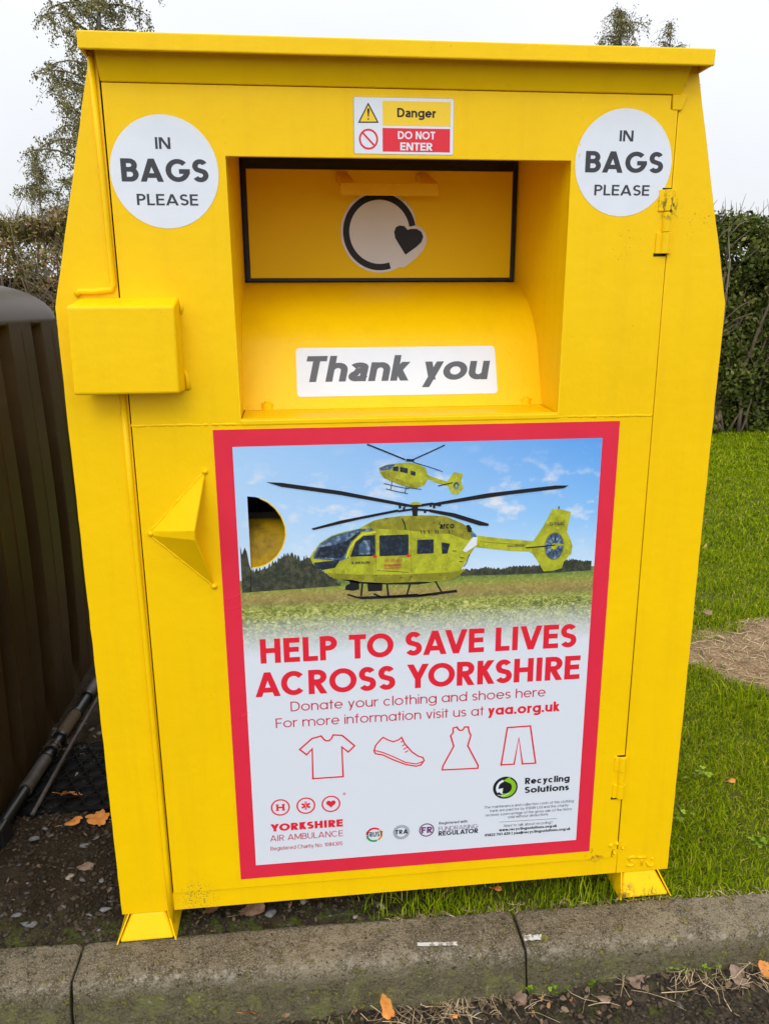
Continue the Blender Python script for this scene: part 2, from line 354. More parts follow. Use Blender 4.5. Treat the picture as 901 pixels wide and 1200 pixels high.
class Print:
    """flat print on a surface: origin o, axes u (right) and v (up), n outward; thin ink layers"""
    def __init__(s, o, v=(0, 0, 1), step=.00022):
        s.o = Vector(o); s.u = Vector((1, 0, 0)); s.v = Vector(v).normalized(); s.n = s.u.cross(s.v)
        s.mb = MB(); s.k = 0; s.step = step
    def uv(s, px, py):
        d = ray(px, py); t = (s.o - CAM).dot(s.n) / d.dot(s.n); q = CAM + d * t - s.o
        return (q.dot(s.u), q.dot(s.v))
    def p3(s, a, k): return s.o + s.u * a[0] + s.v * a[1] + s.n * (s.step * k)
    def poly(s, pts, m, k): s.mb.face([s.p3(a, k) for a in pts], m)
    def ppoly(s, pts, m, k): s.poly([s.uv(*q) for q in pts], m, k)
    def strip(s, pts, hw, m, k, closed=False):
        n = len(pts); L = []; Rr = []
        P = [Vector(p) for p in pts]
        for i in range(n):
            a = P[(i - 1) % n] if (closed or i > 0) else None
            b = P[(i + 1) % n] if (closed or i < n - 1) else None
            d1 = (P[i] - a).normalized() if a is not None else None
            d2 = (b - P[i]).normalized() if b is not None else None
            if d1 is None: d1 = d2
            if d2 is None: d2 = d1
            t = (d1 + d2)
            t = t.normalized() if t.length > 1e-6 else d1
            nn = Vector((-t.y, t.x)); c = max(.45, nn.dot(Vector((-d1.y, d1.x))))
            L.append(P[i] + nn * (hw / c)); Rr.append(P[i] - nn * (hw / c))
        vs = [s.p3(a, k) for a in Rr] + [s.p3(a, k) for a in L]
        rr = range(n if closed else n - 1)
        s.mb.mesh(vs, [(i, (i + 1) % n, n + (i + 1) % n, n + i) for i in rr], m)
    def line(s, pts, wpx, m, k, closed=False):          # points measured on the photo, width in photo px
        q = [s.uv(*a) for a in pts]
        e = (Vector(s.uv(pts[0][0] + 1, pts[0][1])) - Vector(q[0])).length
        s.strip(q, wpx * e / 2, m, k, closed)
    def disc(s, c, rx, ry, m, k, n=48, a0=0, a1=360):
        pts = arc(c[0], c[1], rx, ry, a0, a1, n)
        s.poly(pts[:-1] if a1 - a0 == 360 else pts, m, k)
    def ring(s, c, rx, ry, w, m, k, a0=0, a1=360, n=48):
        pts = arc(c[0], c[1], rx, ry, a0, a1, n)
        if a1 - a0 == 360: s.strip(pts[:-1], w / 2, m, k, True)
        else: s.strip(pts, w / 2, m, k)
    def text(s, txt, pl, pr, cap, m, k, w=.16, slant=0, track=.075, two=False, fit=True, hs=1):
        """baseline from pl to pr and cap height, all in photo pixels"""
        a = Vector(s.uv(*pl)); b = Vector(s.uv(*pr)); t = Vector(s.uv(pl[0], pl[1] - cap))
        H = t.y - a.y; b.y = a.y = (a.y + b.y) / 2
        x = 0; items = []; prev = ''
        for ch in txt:
            W, g = glyph(ch, w, two)
            x += KERN.get(prev + ch, 0); prev = ch
            if ch != ' ': items.append((x, g))
            x += (W + track) if ch != ' ' else .34
        tot = x - track
        sx = (b.x - a.x) / tot
        f = lambda X, Y: (a.x + X * sx + slant * Y * H, a.y + Y * H)
        r = sx / H
        for x0, g in items:
            for j, st in enumerate(g):
                kk = k + j * .13
                if st[0] == 'd':
                    _, X0, Y0, X1, Y1 = st
                    ln = math.hypot((X1 - X0) * r, Y1 - Y0); hw = (w / 2) * ln / max(abs(Y1 - Y0), .15)
                    hw = hw * (.5 + .5 / r) if r < 1 else hw
                    q = [f(x0 + X0 - hw, Y0), f(x0 + X0 + hw, Y0), f(x0 + X1 + hw, Y1), f(x0 + X1 - hw, Y1)]
                    if Y1 < Y0: q = [q[3], q[2], q[1], q[0]]
                    s.poly(q, m, kk)
                else:
                    pts = st[1]; cl = st[0] == 'o'; n = len(pts)
                    P = [Vector(p) for p in pts]; Lf = []; Rt = []
                    for i in range(n):
                        pa = P[(i - 1) % n] if (cl or i > 0) else None
                        pb = P[(i + 1) % n] if (cl or i < n - 1) else None
                        d1 = (P[i] - pa).normalized() if pa is not None else None
                        d2 = (pb - P[i]).normalized() if pb is not None else None
                        if d1 is None: d1 = d2
                        if d2 is None: d2 = d1
                        tt = d1 + d2; tt = tt.normalized() if tt.length > 1e-6 else d1
                        nn = Vector((-tt.y, tt.x)); c = max(.5, nn.dot(Vector((-d1.y, d1.x))))
                        Lf.append(P[i] + nn * (w / 2 / c)); Rt.append(P[i] - nn * (w / 2 / c))
                    vs = [s.p3(f(x0 + q.x, q.y), kk) for q in Rt] + [s.p3(f(x0 + q.x, q.y), kk) for q in Lf]
                    s.mb.mesh(vs, [(i, (i + 1) % n, n + (i + 1) % n, n + i) for i in range(n if cl else n - 1)], m)
    def build(s, name, parent): return s.mb.build(name, parent)

# ================================================================== CLOTHING BANK
bank = tag(empty('clothing_bank', (0, 0, 0)), 'large bright yellow metal clothing donation bank with helicopter poster standing behind the kerb', 'clothing bank')
XL, XR, ZB, ZK, ZT = -.600, .600, .100, 1.338, 1.733
HEXO = [(XL, ZB), (XR, ZB), (XR, ZK), (.507, ZT), (-.5045, ZT), (XL, ZK)]
DX0, DX1, DZ0, DZ1 = -.4905, .4755, .1445, 1.6855
# cabinet shell
m_ = MB(); YB = 1.08; off = .004
def inset(poly, d):
    c = Vector((0, .9)); return [tuple(Vector(p) + (c - Vector(p)).normalized() * d) for p in poly]
inn = inset(HEXO, .006)
n = 6
for i in range(n):
    a, b = HEXO[i], HEXO[(i + 1) % n]
    m_.face([(a[0], .006, a[1]), (b[0], .006, b[1]), (b[0], YB, b[1]), (a[0], YB, a[1])][::-1], YEL)
    a, b = inn[i], inn[(i + 1) % n]
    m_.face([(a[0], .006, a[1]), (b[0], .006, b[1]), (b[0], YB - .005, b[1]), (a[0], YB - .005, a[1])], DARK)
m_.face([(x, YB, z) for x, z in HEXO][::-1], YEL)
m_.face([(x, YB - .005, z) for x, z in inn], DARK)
cab = m_.build('cabinet', bank)
# front side strips with a slightly hand-cut outer edge
def jag(p, q, nn, amp):
    out = []
    for i in range(nn):
        t = i / nn; x = p[0] + (q[0] - p[0]) * t; z = p[1] + (q[1] - p[1]) * t
        out.append((x + random.uniform(-amp, amp) * (0 if i == 0 else 1), z))
    return out
gl = -.4930
plate('front_strip', [jag((-.6, .1), (-.6, ZK), 40, .0006) + jag((-.6, ZK), (-.5045, ZT), 14, .0006) + [(-.5045, ZT), (gl - .001, ZT), (gl, 1.0), (gl, .1)]], 0, .006, YEL, bank)
plate('front_strip', [[(.4785, .1), (.6, .1)] + jag((.6, .1), (.6, ZK), 40, .0006)[1:] + jag((.6, ZK), (.507, ZT), 14, .0006) + [(.507, ZT), (.4785, ZT)]], 0, .006, YEL, bank)
plate('bottom_rail', [[(gl, .1), (.4785, .1), (.4785, .1425), (gl, .1425)]], .0005, .006, YEL, bank)
# door plate with the chute opening and the D-shaped lock hole
Dh = [(-.2955, .9985), (-.2955, .8575)] + [(-.2955 + .068 * math.sin(R(a)) ** .85 if 0 else -.2955 + .0675 * math.sin(R(a)), .928 - .0705 * math.cos(R(a))) for a in range(12, 180, 12)]
AX0, AX1, AZ0, AZ1 = -.2985, .2892, 1.142, 1.579
Dlp = [Dh[0]] + [Dh[1]] + Dh[2:]
door = plate('door', [[(DX0, DZ0), (DX1 - .012, DZ0), (DX1 - .012, DZ0 + .02), (DX1, DZ0 + .02), (DX1, DZ1 - .022), (DX1 - .013, DZ1 - .022), (DX1 - .013, DZ1), (DX0, DZ1)],
                      [(AX0, AZ0), (AX0 - .002, AZ1), (AX1, AZ1), (AX1, AZ0)], Dlp], -.003, .006, YEL, bank)
plate('corner_gusset', [[(DX1 - .0095, DZ0 - .002), (DX1 + .003, DZ0 - .002), (DX1 + .003, DZ0 + .0175), (DX1 - .0095, DZ0 + .0175)]], -.001, .006, YEL, bank)
# rounded rod welded down the left gap, jogging above the lock box
mb = MB()
mb.tube([(-.5040, -.002, 1.728), (-.5015, -.003, 1.55), (-.4995, -.003, 1.376), (-.503, -.003, 1.367), (-.53, -.003, 1.364), (-.556, -.003, 1.364), (-.563, -.002, 1.358)], .0052, YEL, 10)
mb.build('edge_rod', bank, smooth=True)
mb = MB(); mb.tube([(-.5015, -.002, 1.2), (-.502, -.003, 1.0), (-.501, -.002, .7), (-.5, -.003, .4), (-.5, -.002, .2), (-.4985, -.003, .072)], .0055, YEL, 10)
mb.build('edge_rod', bank, smooth=True)
# inclined soffit under the lid
mb = MB()
mb.hexa([(-.4915, -.003, DZ1 + .0015), (.480, -.003, DZ1 + .0015), (.480, .02, DZ1 + .0015), (-.4915, .02, DZ1 + .0015),
         (-.494, -.024, 1.738), (.489, -.024, 1.738), (.489, .02, 1.738), (-.494, .02, 1.738)], YEL)
mb.hexa([(.4655, -.0045, 1.662), (.4825, -.0045, 1.662), (.4825, .01, 1.662), (.4655, .01, 1.662),
         (.4635, -.006, 1.6865), (.4905, -.006, 1.6865), (.4905, .01, 1.6865), (.4635, .01, 1.6865)], YEL)
mb.build('soffit', bank, bevel=.0015)
# lid: folded plate overhanging front and sides
mb = MB()
def lidpt(px, py, y): q = bp(px, py, 1, y); return q
yl = -.045
a, b, c_, d = [bp(*q, 1, yl) for q in [(90, 57), (838, 77), (838, 57), (90, 34)]]
lx0, lx1, lz0, lz1 = (a.x + d.x) / 2, (b.x + c_.x) / 2, (a.z + b.z) / 2, (c_.z + d.z) / 2
mb.box(lx0, lx1, yl, yl + .006, lz0, lz1, YEL)
mb.box(lx0, lx1, yl + .006, 1.12, lz1 - .006, lz1, YEL)
mb.box(lx0, lx0 + .005, yl + .006, 1.12, lz0 + .001, lz1 - .006, YEL); mb.box(lx1 - .005, lx1, yl + .006, 1.12, lz0 + .001, lz1 - .006, YEL)
lid = mb.build('lid', bank, bevel=.0025, seg=3)
# ---- chute recess
PROF = [(-.003, 1.1395), (.105, 1.1435), (.1095, 1.155), (.1555, 1.267), (.175, 1.295), (.198, 1.3185), (.228, 1.341), (.262, 1.359), (.296, 1.374), (.330, 1.384), (.346, 1.387)]
cx0, cx1, cyb, czt = -.2985, .2892, .352, 1.640
mb = MB()
for (y0, z0), (y1, z1) in zip(PROF[1:], PROF[2:]):
    mb.face([(cx0 - .003, y0, z0), (cx1 + .003, y0, z0), (cx1 + .003, y1, z1), (cx0 - .003, y1, z1)], YEL)
o = mb.build('chute_drum', bank); 
for p in o.data.polygons: p.use_smooth = True
w = o.modifiers.new('weld', 'WELD'); w.merge_threshold = .0001
mb = MB()
mb.hexa([(cx0, -.0045, 1.130), (cx1, -.0045, 1.130), (cx1, .112, 1.130), (cx0, .112, 1.130), (cx0, -.0045, 1.1395), (cx1, -.0045, 1.1395), (cx1, .112, 1.1435), (cx0, .112, 1.1435)], YEL)
mb.build('chute_ledge', bank, bevel=.002)
mb = MB()                                            # side cheeks, ceiling, back
low = [(.0, 1.136), (.112, 1.139)] + PROF[2:] + [(.352, 1.387), (.352, czt), (.012, czt), (.012, AZ1 + .004), (.0, AZ1 + .004)]
mb.face([(cx1 + .0015, y, z) for y, z in low][::-1], YEL)
mb.face([(cx0 - .0015, y, z) for y, z in low], YEL)
mb.face([(cx0 - .0015, .004, czt), (cx1 + .0015, .004, czt), (cx1 + .0015, .352, czt), (cx0 - .0015, .352, czt)], YEL)
mb.face([(cx0 - .0015, .353, 1.38), (cx1 + .0015, .353, 1.38), (cx1 + .0015, .353, czt), (cx0 - .0015, .353, czt)], BLK)
mb.face([(cx0 - .0015, .0045, AZ1), (cx1 + .0015, .0045, AZ1), (cx1 + .0015, .0045, czt), (cx0 - .0015, .0045, czt)][::-1], YEL)
mb.build('chute_cheeks', bank)
# black seal frame and flap
fl = [bp(*q, 1, .338) for q in [(288, 198), (598, 200.5), (600, 325), (294, 326.5)]]
fx0, fx1, fz0, fz1 = (fl[0].x + fl[3].x) / 2, (fl[1].x + fl[2].x) / 2, (fl[2].z + fl[3].z) / 2, (fl[0].z + fl[1].z) / 2
plate('rubber_seal', [[(cx0 + .001, 1.3885), (cx1 - .001, 1.3885), (cx1 - .001, czt - .004), (cx0 + .001, czt - .004)],
                      [(fx0 + .004, fz0 + .004), (fx1 - .004, fz0 + .004), (fx1 - .004, fz1 - .004), (fx0 + .004, fz1 - .004)]], .3405, .009, BLK, bank)
def flap_extra(t, p, tc, cur, setc):
    L = t.links
    n_ = nd(t, 'ShaderNodeTexNoise', Scale=60, Detail=8, Roughness=.7, Distortion=2.5); L.new(tc.outputs['Object'], n_.inputs['Vector'])
    mr = nd(t, 'ShaderNodeMapRange'); mr.inputs['From Min'].default_value = .60; mr.inputs['From Max'].default_value = .62; L.new(n_.outputs['Fac'], mr.inputs['Value'])
    d = nd(t, 'ShaderNodeVectorMath', operation='DISTANCE'); d.inputs[1].default_value = (-.25, .338, 1.39); L.new(tc.outputs['Object'], d.inputs[0])
    m2 = nd(t, 'ShaderNodeMapRange'); m2.inputs['From Min'].default_value = .085; m2.inputs['From Max'].default_value = .02; L.new(d.outputs['Value'], m2.inputs['Value'])
    mu = nd(t, 'ShaderNodeMath', operation='MULTIPLY'); L.new(mr.outputs[0], mu.inputs[0]); L.new(m2.outputs[0], mu.inputs[1])
    mx = nd(t, 'ShaderNodeMix', data_type='RGBA'); L.new(mu.outputs[0], mx.inputs[0]); L.new(cur, mx.inputs[6]); mx.inputs[7].default_value = (.95, .68, .10, 1); setc(mx.outputs[2])
FLM = mat('yellow_flap_paint', (.95, .64, .002), rough=.45, spec=.12, vary=(3, (.90, .60, .002), .35, .7), bump=[(60, .12, .0015), (7, .12, .01)], extra=flap_extra)
flap = plate('flap', [[(fx0, fz0), (fx1, fz0), (fx1, fz1), (fx0, fz1)]], .338, .008, FLM, bank, bevel=.0015)
# handle: hanging plate on two sloping brackets
yh = .268
h0 = bp(398, 214, 1, yh); h1 = bp(514.8, 228.5, 1, yh); h2 = bp(398, 228.5, 1, yh)
mb = MB()
hp = []
for cxx, czz, aa in [(h0.x + .006, h2.z + .006, 180), (h1.x - .006, h2.z + .006, 270), (h1.x - .006, h0.z - .003, 0), (h0.x + .006, h0.z - .003, 90)]:
    for k_ in range(4):
        r_ = .006 if czz < (h0.z + h2.z) / 2 else .003
        hp.append((cxx + r_ * math.cos(R(aa + 30 * k_)), czz + r_ * math.sin(R(aa + 30 * k_))))
hand = plate('handle', [hp], yh, .004, YEL, flap, bevel=.001)
for xa in (h0.x + .002, h1.x - .032):
    mb = MB()
    z1 = fz1 - .004
    mb.hexa([(xa, yh + .003, h0.z - .006), (xa + .03, yh + .003, h0.z - .006), (xa + .018, .3375, z1 - .02), (xa - .006, .3375, z1 - .02),
             (xa, yh + .003, h0.z), (xa + .03, yh + .003, h0.z), (xa + .018, .3375, z1), (xa - .006, .3375, z1)], YEL)
    mb.build('handle_bracket', flap, bevel=.001)
# recycle mark sticker on the flap
pr = Print((0, .3376, 1.49))
c0 = pr.uv(444.8, 272); ex = pr.uv(485.5, 272)[0] - c0[0]
pts = arc(c0[0], c0[1], ex + .008, ex + .008, 25, 300, 60)
pts += [pr.uv(474, 313), pr.uv(487, 303), pr.uv(496, 293), pr.uv(500, 283), pr.uv(499, 274), pr.uv(494, 267), pr.uv(487, 264)]
pr.poly(pts, WHT, 1)
pr.ring(c0, ex - .0035, ex - .0035, .0135, BINK, 2, 10, 288, 60)
hc = lambda x, y: pr.uv(270 + x / 2.503, 100 + y / 2.503)
heart = [hc(513, 497), hc(495, 468), hc(483, 448), hc(480, 430), hc(485, 416), hc(496, 411), hc(510, 413), hc(519, 424), hc(530, 421), hc(546, 421), hc(560, 430), hc(565, 444), hc(560, 460), hc(545, 474)]
pr.poly(heart[::-1] if 0 else heart, BINK, 3)
pr.build('recycling_sticker', flap)
# ledge bolts
for px, py in [(314, 477), (612, 471)]:
    q = bp(px, py, 2, 1.146)
    mb = MB()
    qs = [(q.x + math.cos(R(60 * i + 20)) * .0125, .055 + math.sin(R(60 * i + 20)) * .0125) for i in range(6)]
    q2 = bp(px, py, 2, 1.146); yy = q2.y - .06
    mb.tube([(q.x, q.y - .02, 1.139), (q.x, q.y - .02, 1.1565)], .0115, YEL, 12)
    mb.tube([(q.x, q.y - .02, 1.150), (q.x, q.y - .02, 1.160)], .0055, YEL, 10)
    mb.build('bolt', bank, bevel=.001)
# ---- lock box
mb = MB()
bx0, bx1, by, bz0, bz1 = -.568, -.3935, -.058, 1.195, 1.3395
mb.hexa([(bx0 - .004, -.004, bz0), (bx1 + .001, -.004, bz0), (bx1 + .001, by, bz0), (bx0 - .004, by, bz0)][::-1][:0] or
        [(bx0 - .002, by, bz0), (bx1 - .002, by, bz0), (bx1 + .002, .0, bz0 - .001), (bx0 + .012, .0, bz0 - .001),
         (bx0, by, bz1), (bx1, by, bz1), (bx1 + .001, .0, bz1 + .016), (bx0 + .010, .0, bz1 + .014)], YEL)
mb.build('lock_box', bank, bevel=.0045, seg=3)
# weld tags on the right of the lock box
mb = MB(); mb.tube([(bx1 + .002, -.002, 1.352), (bx1 + .004, -.003, 1.335), (bx1 + .003, -.002, 1.325)], [.002, .004, .002], YEL)
mb.build('weld_bead', bank, smooth=True); mb = MB()
mb.tube([(bx1 + .002, -.002, 1.232), (bx1 + .0055, -.004, 1.215), (bx1 + .007, -.004, 1.199), (bx1 + .003, -.002, 1.195)], [.002, .0035, .0045, .002], YEL)
mb.build('weld_bead', bank, smooth=True)
# ---- folded grab pocket (bent triangular plate)
T = Vector((-.3689, -.003, 1.0475)); Lp = Vector((-.474, -.003, .9335)); Bt = Vector((-.3655, -.003, .8255))
Ap = bp(227.5, 622, 1, -.062); Aq = bp(228.5, 633, 1, -.060); Ll = Lp
mb = MB()
th = Vector((0, .004, 0))
def slab(a, b, c_, m):
    nn = (b - a).cross(c_ - a).normalized() * .003
    if nn.y < 0: nn = -nn
    mb.mesh([a, b, c_, a + nn, b + nn, c_ + nn], [(0, 1, 2), (5, 4, 3), (0, 3, 4, 1), (1, 4, 5, 2), (2, 5, 3, 0)], m)
L1 = Lp + Vector((0, 0, .004)); L2 = Lp - Vector((0, 0, .004))
def quadslab(a, b, c_, d):
    nn = (b - a).cross(c_ - a).normalized() * .003
    if nn.y < 0: nn = -nn
    mb.mesh([a, b, c_, d, a + nn, b + nn, c_ + nn, d + nn], [(0, 1, 2, 3), (7, 6, 5, 4), (0, 4, 5, 1), (1, 5, 6, 2), (2, 6, 7, 3), (3, 7, 4, 0)], m_y)
m_y = YEL
top = [T, L1, Ap]; bot = [Bt, L2, Aq]
slab(T, L1, Ap, YEL); slab(Bt, Aq, L2, YEL); quadslab(Ap, L1, L2, Aq)
mb.build('grab_pocket', bank)
mb = MB()
def bead(p, q, r0, nn=24, jitter=.0012):
    pts = []; rs = []
    for i in range(nn + 1):
        v = Vector(p).lerp(Vector(q), i / nn); v += Vector((random.uniform(-1, 1), 0, random.uniform(-1, 1))) * jitter
        pts.append(v); rs.append(r0 * random.uniform(.75, 1.25))
    return pts, rs
for p, q in ((T, L1), (Bt, L2)):
    a, b = bead(p, q, .0024, 22, .0006); mb.tube(a, b, YEL, 6)
for c_ in (T, Bt, Lp): mb.tube([c_ + Vector((0, .002, 0)), c_ + Vector((.001, -.004, 0)), c_ + Vector((.001, -.006, 0))], [.006, .005, .001], YEL, 8)
mb.build('weld_bead', bank, smooth=True)
# ---- weld beads: seam either side of the chute, vertical joints beside the opening
for p, q, r0, nn in [((-.492, -.002, 1.1335), (-.2985, -.002, 1.1325), .003, 40), ((.287, -.002, 1.1335), (.474, -.002, 1.1325), .003, 40),
                     ((-.301, -.0015, 1.683), (-.301, -.0015, 1.585), .0028, 24), ((.306, -.0015, 1.684), (.303, -.0015, 1.585), .0028, 24)]:
    mb = MB(); a, b = bead(p, q, r0, nn, .0006)
    a = [Vector((v.x, v.y + r0 * .3, v.z)) for v in a]
    mb.tube(a, b, YEL, 6); mb.build('weld_bead', bank, smooth=True)
# weld-metal letters low on the right strip
mb = MB()
def wl(pts, r=.0028):
    mb.tube([bp(x, y, 1, -.0005) for x, y in pts], [r * random.uniform(.85, 1.2) for _ in pts], YEL, 6)
k = lambda x, y: (560 + x / 2.642, 1000 + y / 2.642)
wl([k(488, 12), k(475, 10), k(464, 15), k(470, 22), k(482, 27), k(480, 35), k(468, 38), k(460, 35)])
wl([k(492, 12), k(520, 12)]); wl([k(506, 13), k(505, 36)], .0022)
wl([k(522, 26), k(526, 36), k(534, 39), k(541, 33)]); wl([k(538, 14), k(539, 18)])
mb.build('weld_lettering', bank, smooth=True)
# ---- hinges
def hinge(zc, hlen):
    x = .4705
    root = None
    segs = [(-hlen / 2, -hlen / 6), (-hlen / 6 + .001, hlen / 6 - .001), (hlen / 6, hlen / 2)]
    mb = MB()
    for i, (a, b) in enumerate(segs):
        mb.tube([(x, -.004, zc + a), (x, -.004, zc + b)], .0088 if i != 1 else .0078, YEL, 12)
    h_ = mb.build('hinge', bank, smooth=False, bevel=.001)
    for s_ in (-1, 1):
        mb = MB(); mb.box(x - .017, x + .012, -.006, -.001, zc + s_ * (hlen / 2 - hlen / 6) - hlen / 6, zc + s_ * (hlen / 2 - hlen / 6) + hlen / 6, YEL)
        mb.build('hinge_leaf', h_, bevel=.001)
    mb = MB(); mb.box(x - .019, x + .004, -.0038, -.0030, zc - hlen / 2 - .0045, zc - hlen / 2 + .001, DARK)  # thin dark strips on the door face stand in for shade at the hinge
    mb.build('hinge_dark_strip', h_); mb = MB()
    mb.box(x - .012, x + .006, -.0038, -.0030, zc + hlen / 2 - .001, zc + hlen / 2 + .003, DARK); mb.build('hinge_dark_strip', h_)
hinge(1.4795, .108); hinge(.349, .100)
mb = MB()                                             # weld lump at the door's lower corner
for q, r_ in [((715, 990), .006), ((722, 988), .005), ((729, 993), .004), ((719, 999), .004)]:
    v = bp(*q, 1, -.002); mb.tube([v + Vector((0, .002, 0)), v + Vector((0, -.003, 0)), v + Vector((0, -.006, 0))], [r_, r_ * .8, r_ * .2], YEL, 8)
mb.build('weld_bead', bank, smooth=True)
# ---- skid feet
def foot(x0, x1, xi0, xi1):
    mb = MB()
    yb, yt = -.024, .002
    mb.hexa([(x0, yb, .050), (x1, yb, .050), (x1, .10, .050), (x0, .10, .050),
             (xi0, yt, .101), (xi1, yt, .101), (xi1, .10, .101), (xi0, .10, .101)], YEL)
    f_ = mb.build('foot', bank, bevel=.006, seg=3)
    for a, b in ((x0 - .003, xi0 - .006), (x1 + .003, xi1 + .006)):
        mb = MB()
        mb.hexa([(a - .0016, yb - .003, .049), (a + .0016, yb - .003, .049), (a + .0016, .06, .049), (a - .0016, .06, .049),
                 (b - .0016, yt - .003, .1005), (b + .0016, yt - .003, .1005), (b + .0016, .06, .1005), (b - .0016, .06, .1005)], YEL)
        mb.build('foot_flange', f_, bevel=.001)
foot(-.606, -.492, -.580, -.512); foot(.486, .597, .498, .570)
# ---- lock cavity behind the D-shaped hole
mb = MB()
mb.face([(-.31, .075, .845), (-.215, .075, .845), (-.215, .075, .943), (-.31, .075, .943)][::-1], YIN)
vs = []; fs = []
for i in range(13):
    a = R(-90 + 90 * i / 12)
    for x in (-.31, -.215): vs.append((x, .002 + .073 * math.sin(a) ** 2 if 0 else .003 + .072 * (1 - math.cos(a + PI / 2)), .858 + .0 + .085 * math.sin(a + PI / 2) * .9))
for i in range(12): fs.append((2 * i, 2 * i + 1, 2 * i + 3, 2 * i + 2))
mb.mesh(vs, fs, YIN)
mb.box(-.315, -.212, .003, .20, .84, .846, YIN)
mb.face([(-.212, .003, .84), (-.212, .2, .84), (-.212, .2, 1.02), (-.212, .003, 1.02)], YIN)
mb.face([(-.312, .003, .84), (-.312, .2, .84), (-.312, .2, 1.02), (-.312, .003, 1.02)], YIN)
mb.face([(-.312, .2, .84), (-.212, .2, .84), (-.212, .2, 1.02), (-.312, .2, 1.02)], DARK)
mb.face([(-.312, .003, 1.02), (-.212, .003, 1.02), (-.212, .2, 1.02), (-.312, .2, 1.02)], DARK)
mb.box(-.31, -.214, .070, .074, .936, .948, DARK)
mb.build('lock_cavity', bank)

# ================================================================== STICKERS
YD = -.0033
pr = Print((0, YD, 1.6))                               # danger sign
k = lambda x, y: pr.uv(270 + x / 2.503, 100 + y / 2.503)
def rrect(p, a, b, r, m, kk, n=4):
    x0, z0 = min(a[0], b[0]), min(a[1], b[1]); x1, z1 = max(a[0], b[0]), max(a[1], b[1])
    pts = []
    for cx, cz, an in ((x1 - r, z1 - r, 0), (x0 + r, z1 - r, 90), (x0 + r, z0 + r, 180), (x1 - r, z0 + r, 270)):
        pts += arc(cx, cz, r, r, an, an + 90, n)
    p.poly(pts, m, kk)
rrect(pr, k(360, 33), k(653, 205), .002, LGINK, .5)
rrect(pr, k(362, 34), k(652, 204), .002, WHT, 1)
rrect(pr, k(446, 45), k(645, 121), .0005, SGY, 2); rrect(pr, k(446, 125), k(643, 197), .0005, REDP, 2)
pr.poly([k(404, 50), k(374, 110), k(435, 110)], BINK, 2); pr.poly([k(404, 58), k(380, 106.5), k(429, 106.5)], SGY, 3)
pr.poly([k(401, 68), k(408, 68), k(406, 92), k(403, 92)], BINK, 4); pr.disc(k(404.5, 99), .0014, .0014, BINK, 4, 12)
c0 = k(405, 158); pr.ring(c0, .0146, .0146, .0032, REDP, 2); r_ = .0146
pr.strip([(c0[0] - r_ * .7, c0[1] + r_ * .7), (c0[0] + r_ * .7, c0[1] - r_ * .7)], .0015, REDP, 2.4)
q = lambda x, y: (270 + x / 2.503, 100 + y / 2.503)
pr.text('Danger', q(489, 94), q(602, 95), 27 / 2.503, BINK, 3, w=.185, two=True, track=.07)
pr.text('DO NOT', q(491, 158), q(600, 159), 23 / 2.503, WHT, 3, w=.185, track=.075)
pr.text('ENTER', q(498, 191), q(592, 192), 23 / 2.503, WHT, 3, w=.185, track=.075)
tag(pr.build('warning_sticker', bank), 'small red and yellow danger do not enter sign above the chute')
# round stickers
for which in (0, 1):
    pr = Print((0, YD, 1.56))
    if which == 0:
        q = lambda x, y: (60 + x / 3.754, 20 + y / 3.754); c0 = pr.uv(193.3, 202)
        L_ = [('IN', q(460, 580), q(527, 581), 52 / 3.754, .155), ('BAGS', q(312, 720), q(695, 730), 102 / 3.754, .205), ('PLEASE', q(380, 825), q(649, 832), 50 / 3.754, .16)]
    else:
        q = lambda x, y: (640 + x / 4.095, 40 + y / 4.095); c0 = pr.uv(730.3, 191.3)
        L_ = [('IN', q(349, 515), q(415, 515), 53 / 4.095, .155), ('BAGS', q(184, 663), q(556, 668), 103 / 4.095, .205), ('PLEASE', q(228, 772), q(491, 777), 51 / 4.095, .16)]
    pr.disc(c0, .0875, .0875, WHT, 1, 72)
    for t_, a, b, cp_, w_ in L_: pr.text(t_, a, b, cp_, INK, 2, w=w_, track=.085)
    tag(pr.build('round_sticker', bank), 'round white sticker reading in bags please at the ' + ('upper left' if which == 0 else 'upper right'))
# thank you sticker on the sloping drum
dz = .112; dy = .046; vv = Vector((0, dy, dz)).normalized()
pr = Print((0, .1095 + .046 * .45 , 1.155 + .112 * .45), v=vv)
pr.o += pr.n * .0006
rrect(pr, pr.uv(346.5, 408), pr.uv(583, 461), .0075, WHT, 1, 6)
q = lambda x, y: (270 + x / 2.503, 100 + y / 2.503)
pr.text('Thank you', q(211, 868), q(752, 865), 76 / 2.503, GINK, 2, w=.205, slant=.23, track=.055, two=True)
tag(pr.build('thank_you_sticker', bank), 'white thank you sticker under the chute flap')

# ================================================================== POSTER
pos = Print((0, YD, .65))
PX0, PX1, PZ0, PZ1 = -.3493, .4109, .1672, 1.1231
IX0, IX1, IZ0, IZ1 = -.3163, .3785, .1995, 1.0914
def withhole(outer, name, m, yk, parent):
    return plate(name, [outer] + ([Dlp2] if Dlp2 else []), yk, .0006, m, parent, bevel=0)
Dlp2 = [(x + (0.001 if x < -.29 else .0016 * (1 if z < 2 else 0)), z) for x, z in Dlp]
poster = plate('poster', [[(PX0, PZ0), (PX1, PZ0), (PX1, PZ1), (PX0, PZ1)], Dlp2], YD - .0006, .0007, CRIM, bank, bevel=0)
tag(poster, 'crimson bordered air ambulance poster with photograph of two helicopters')
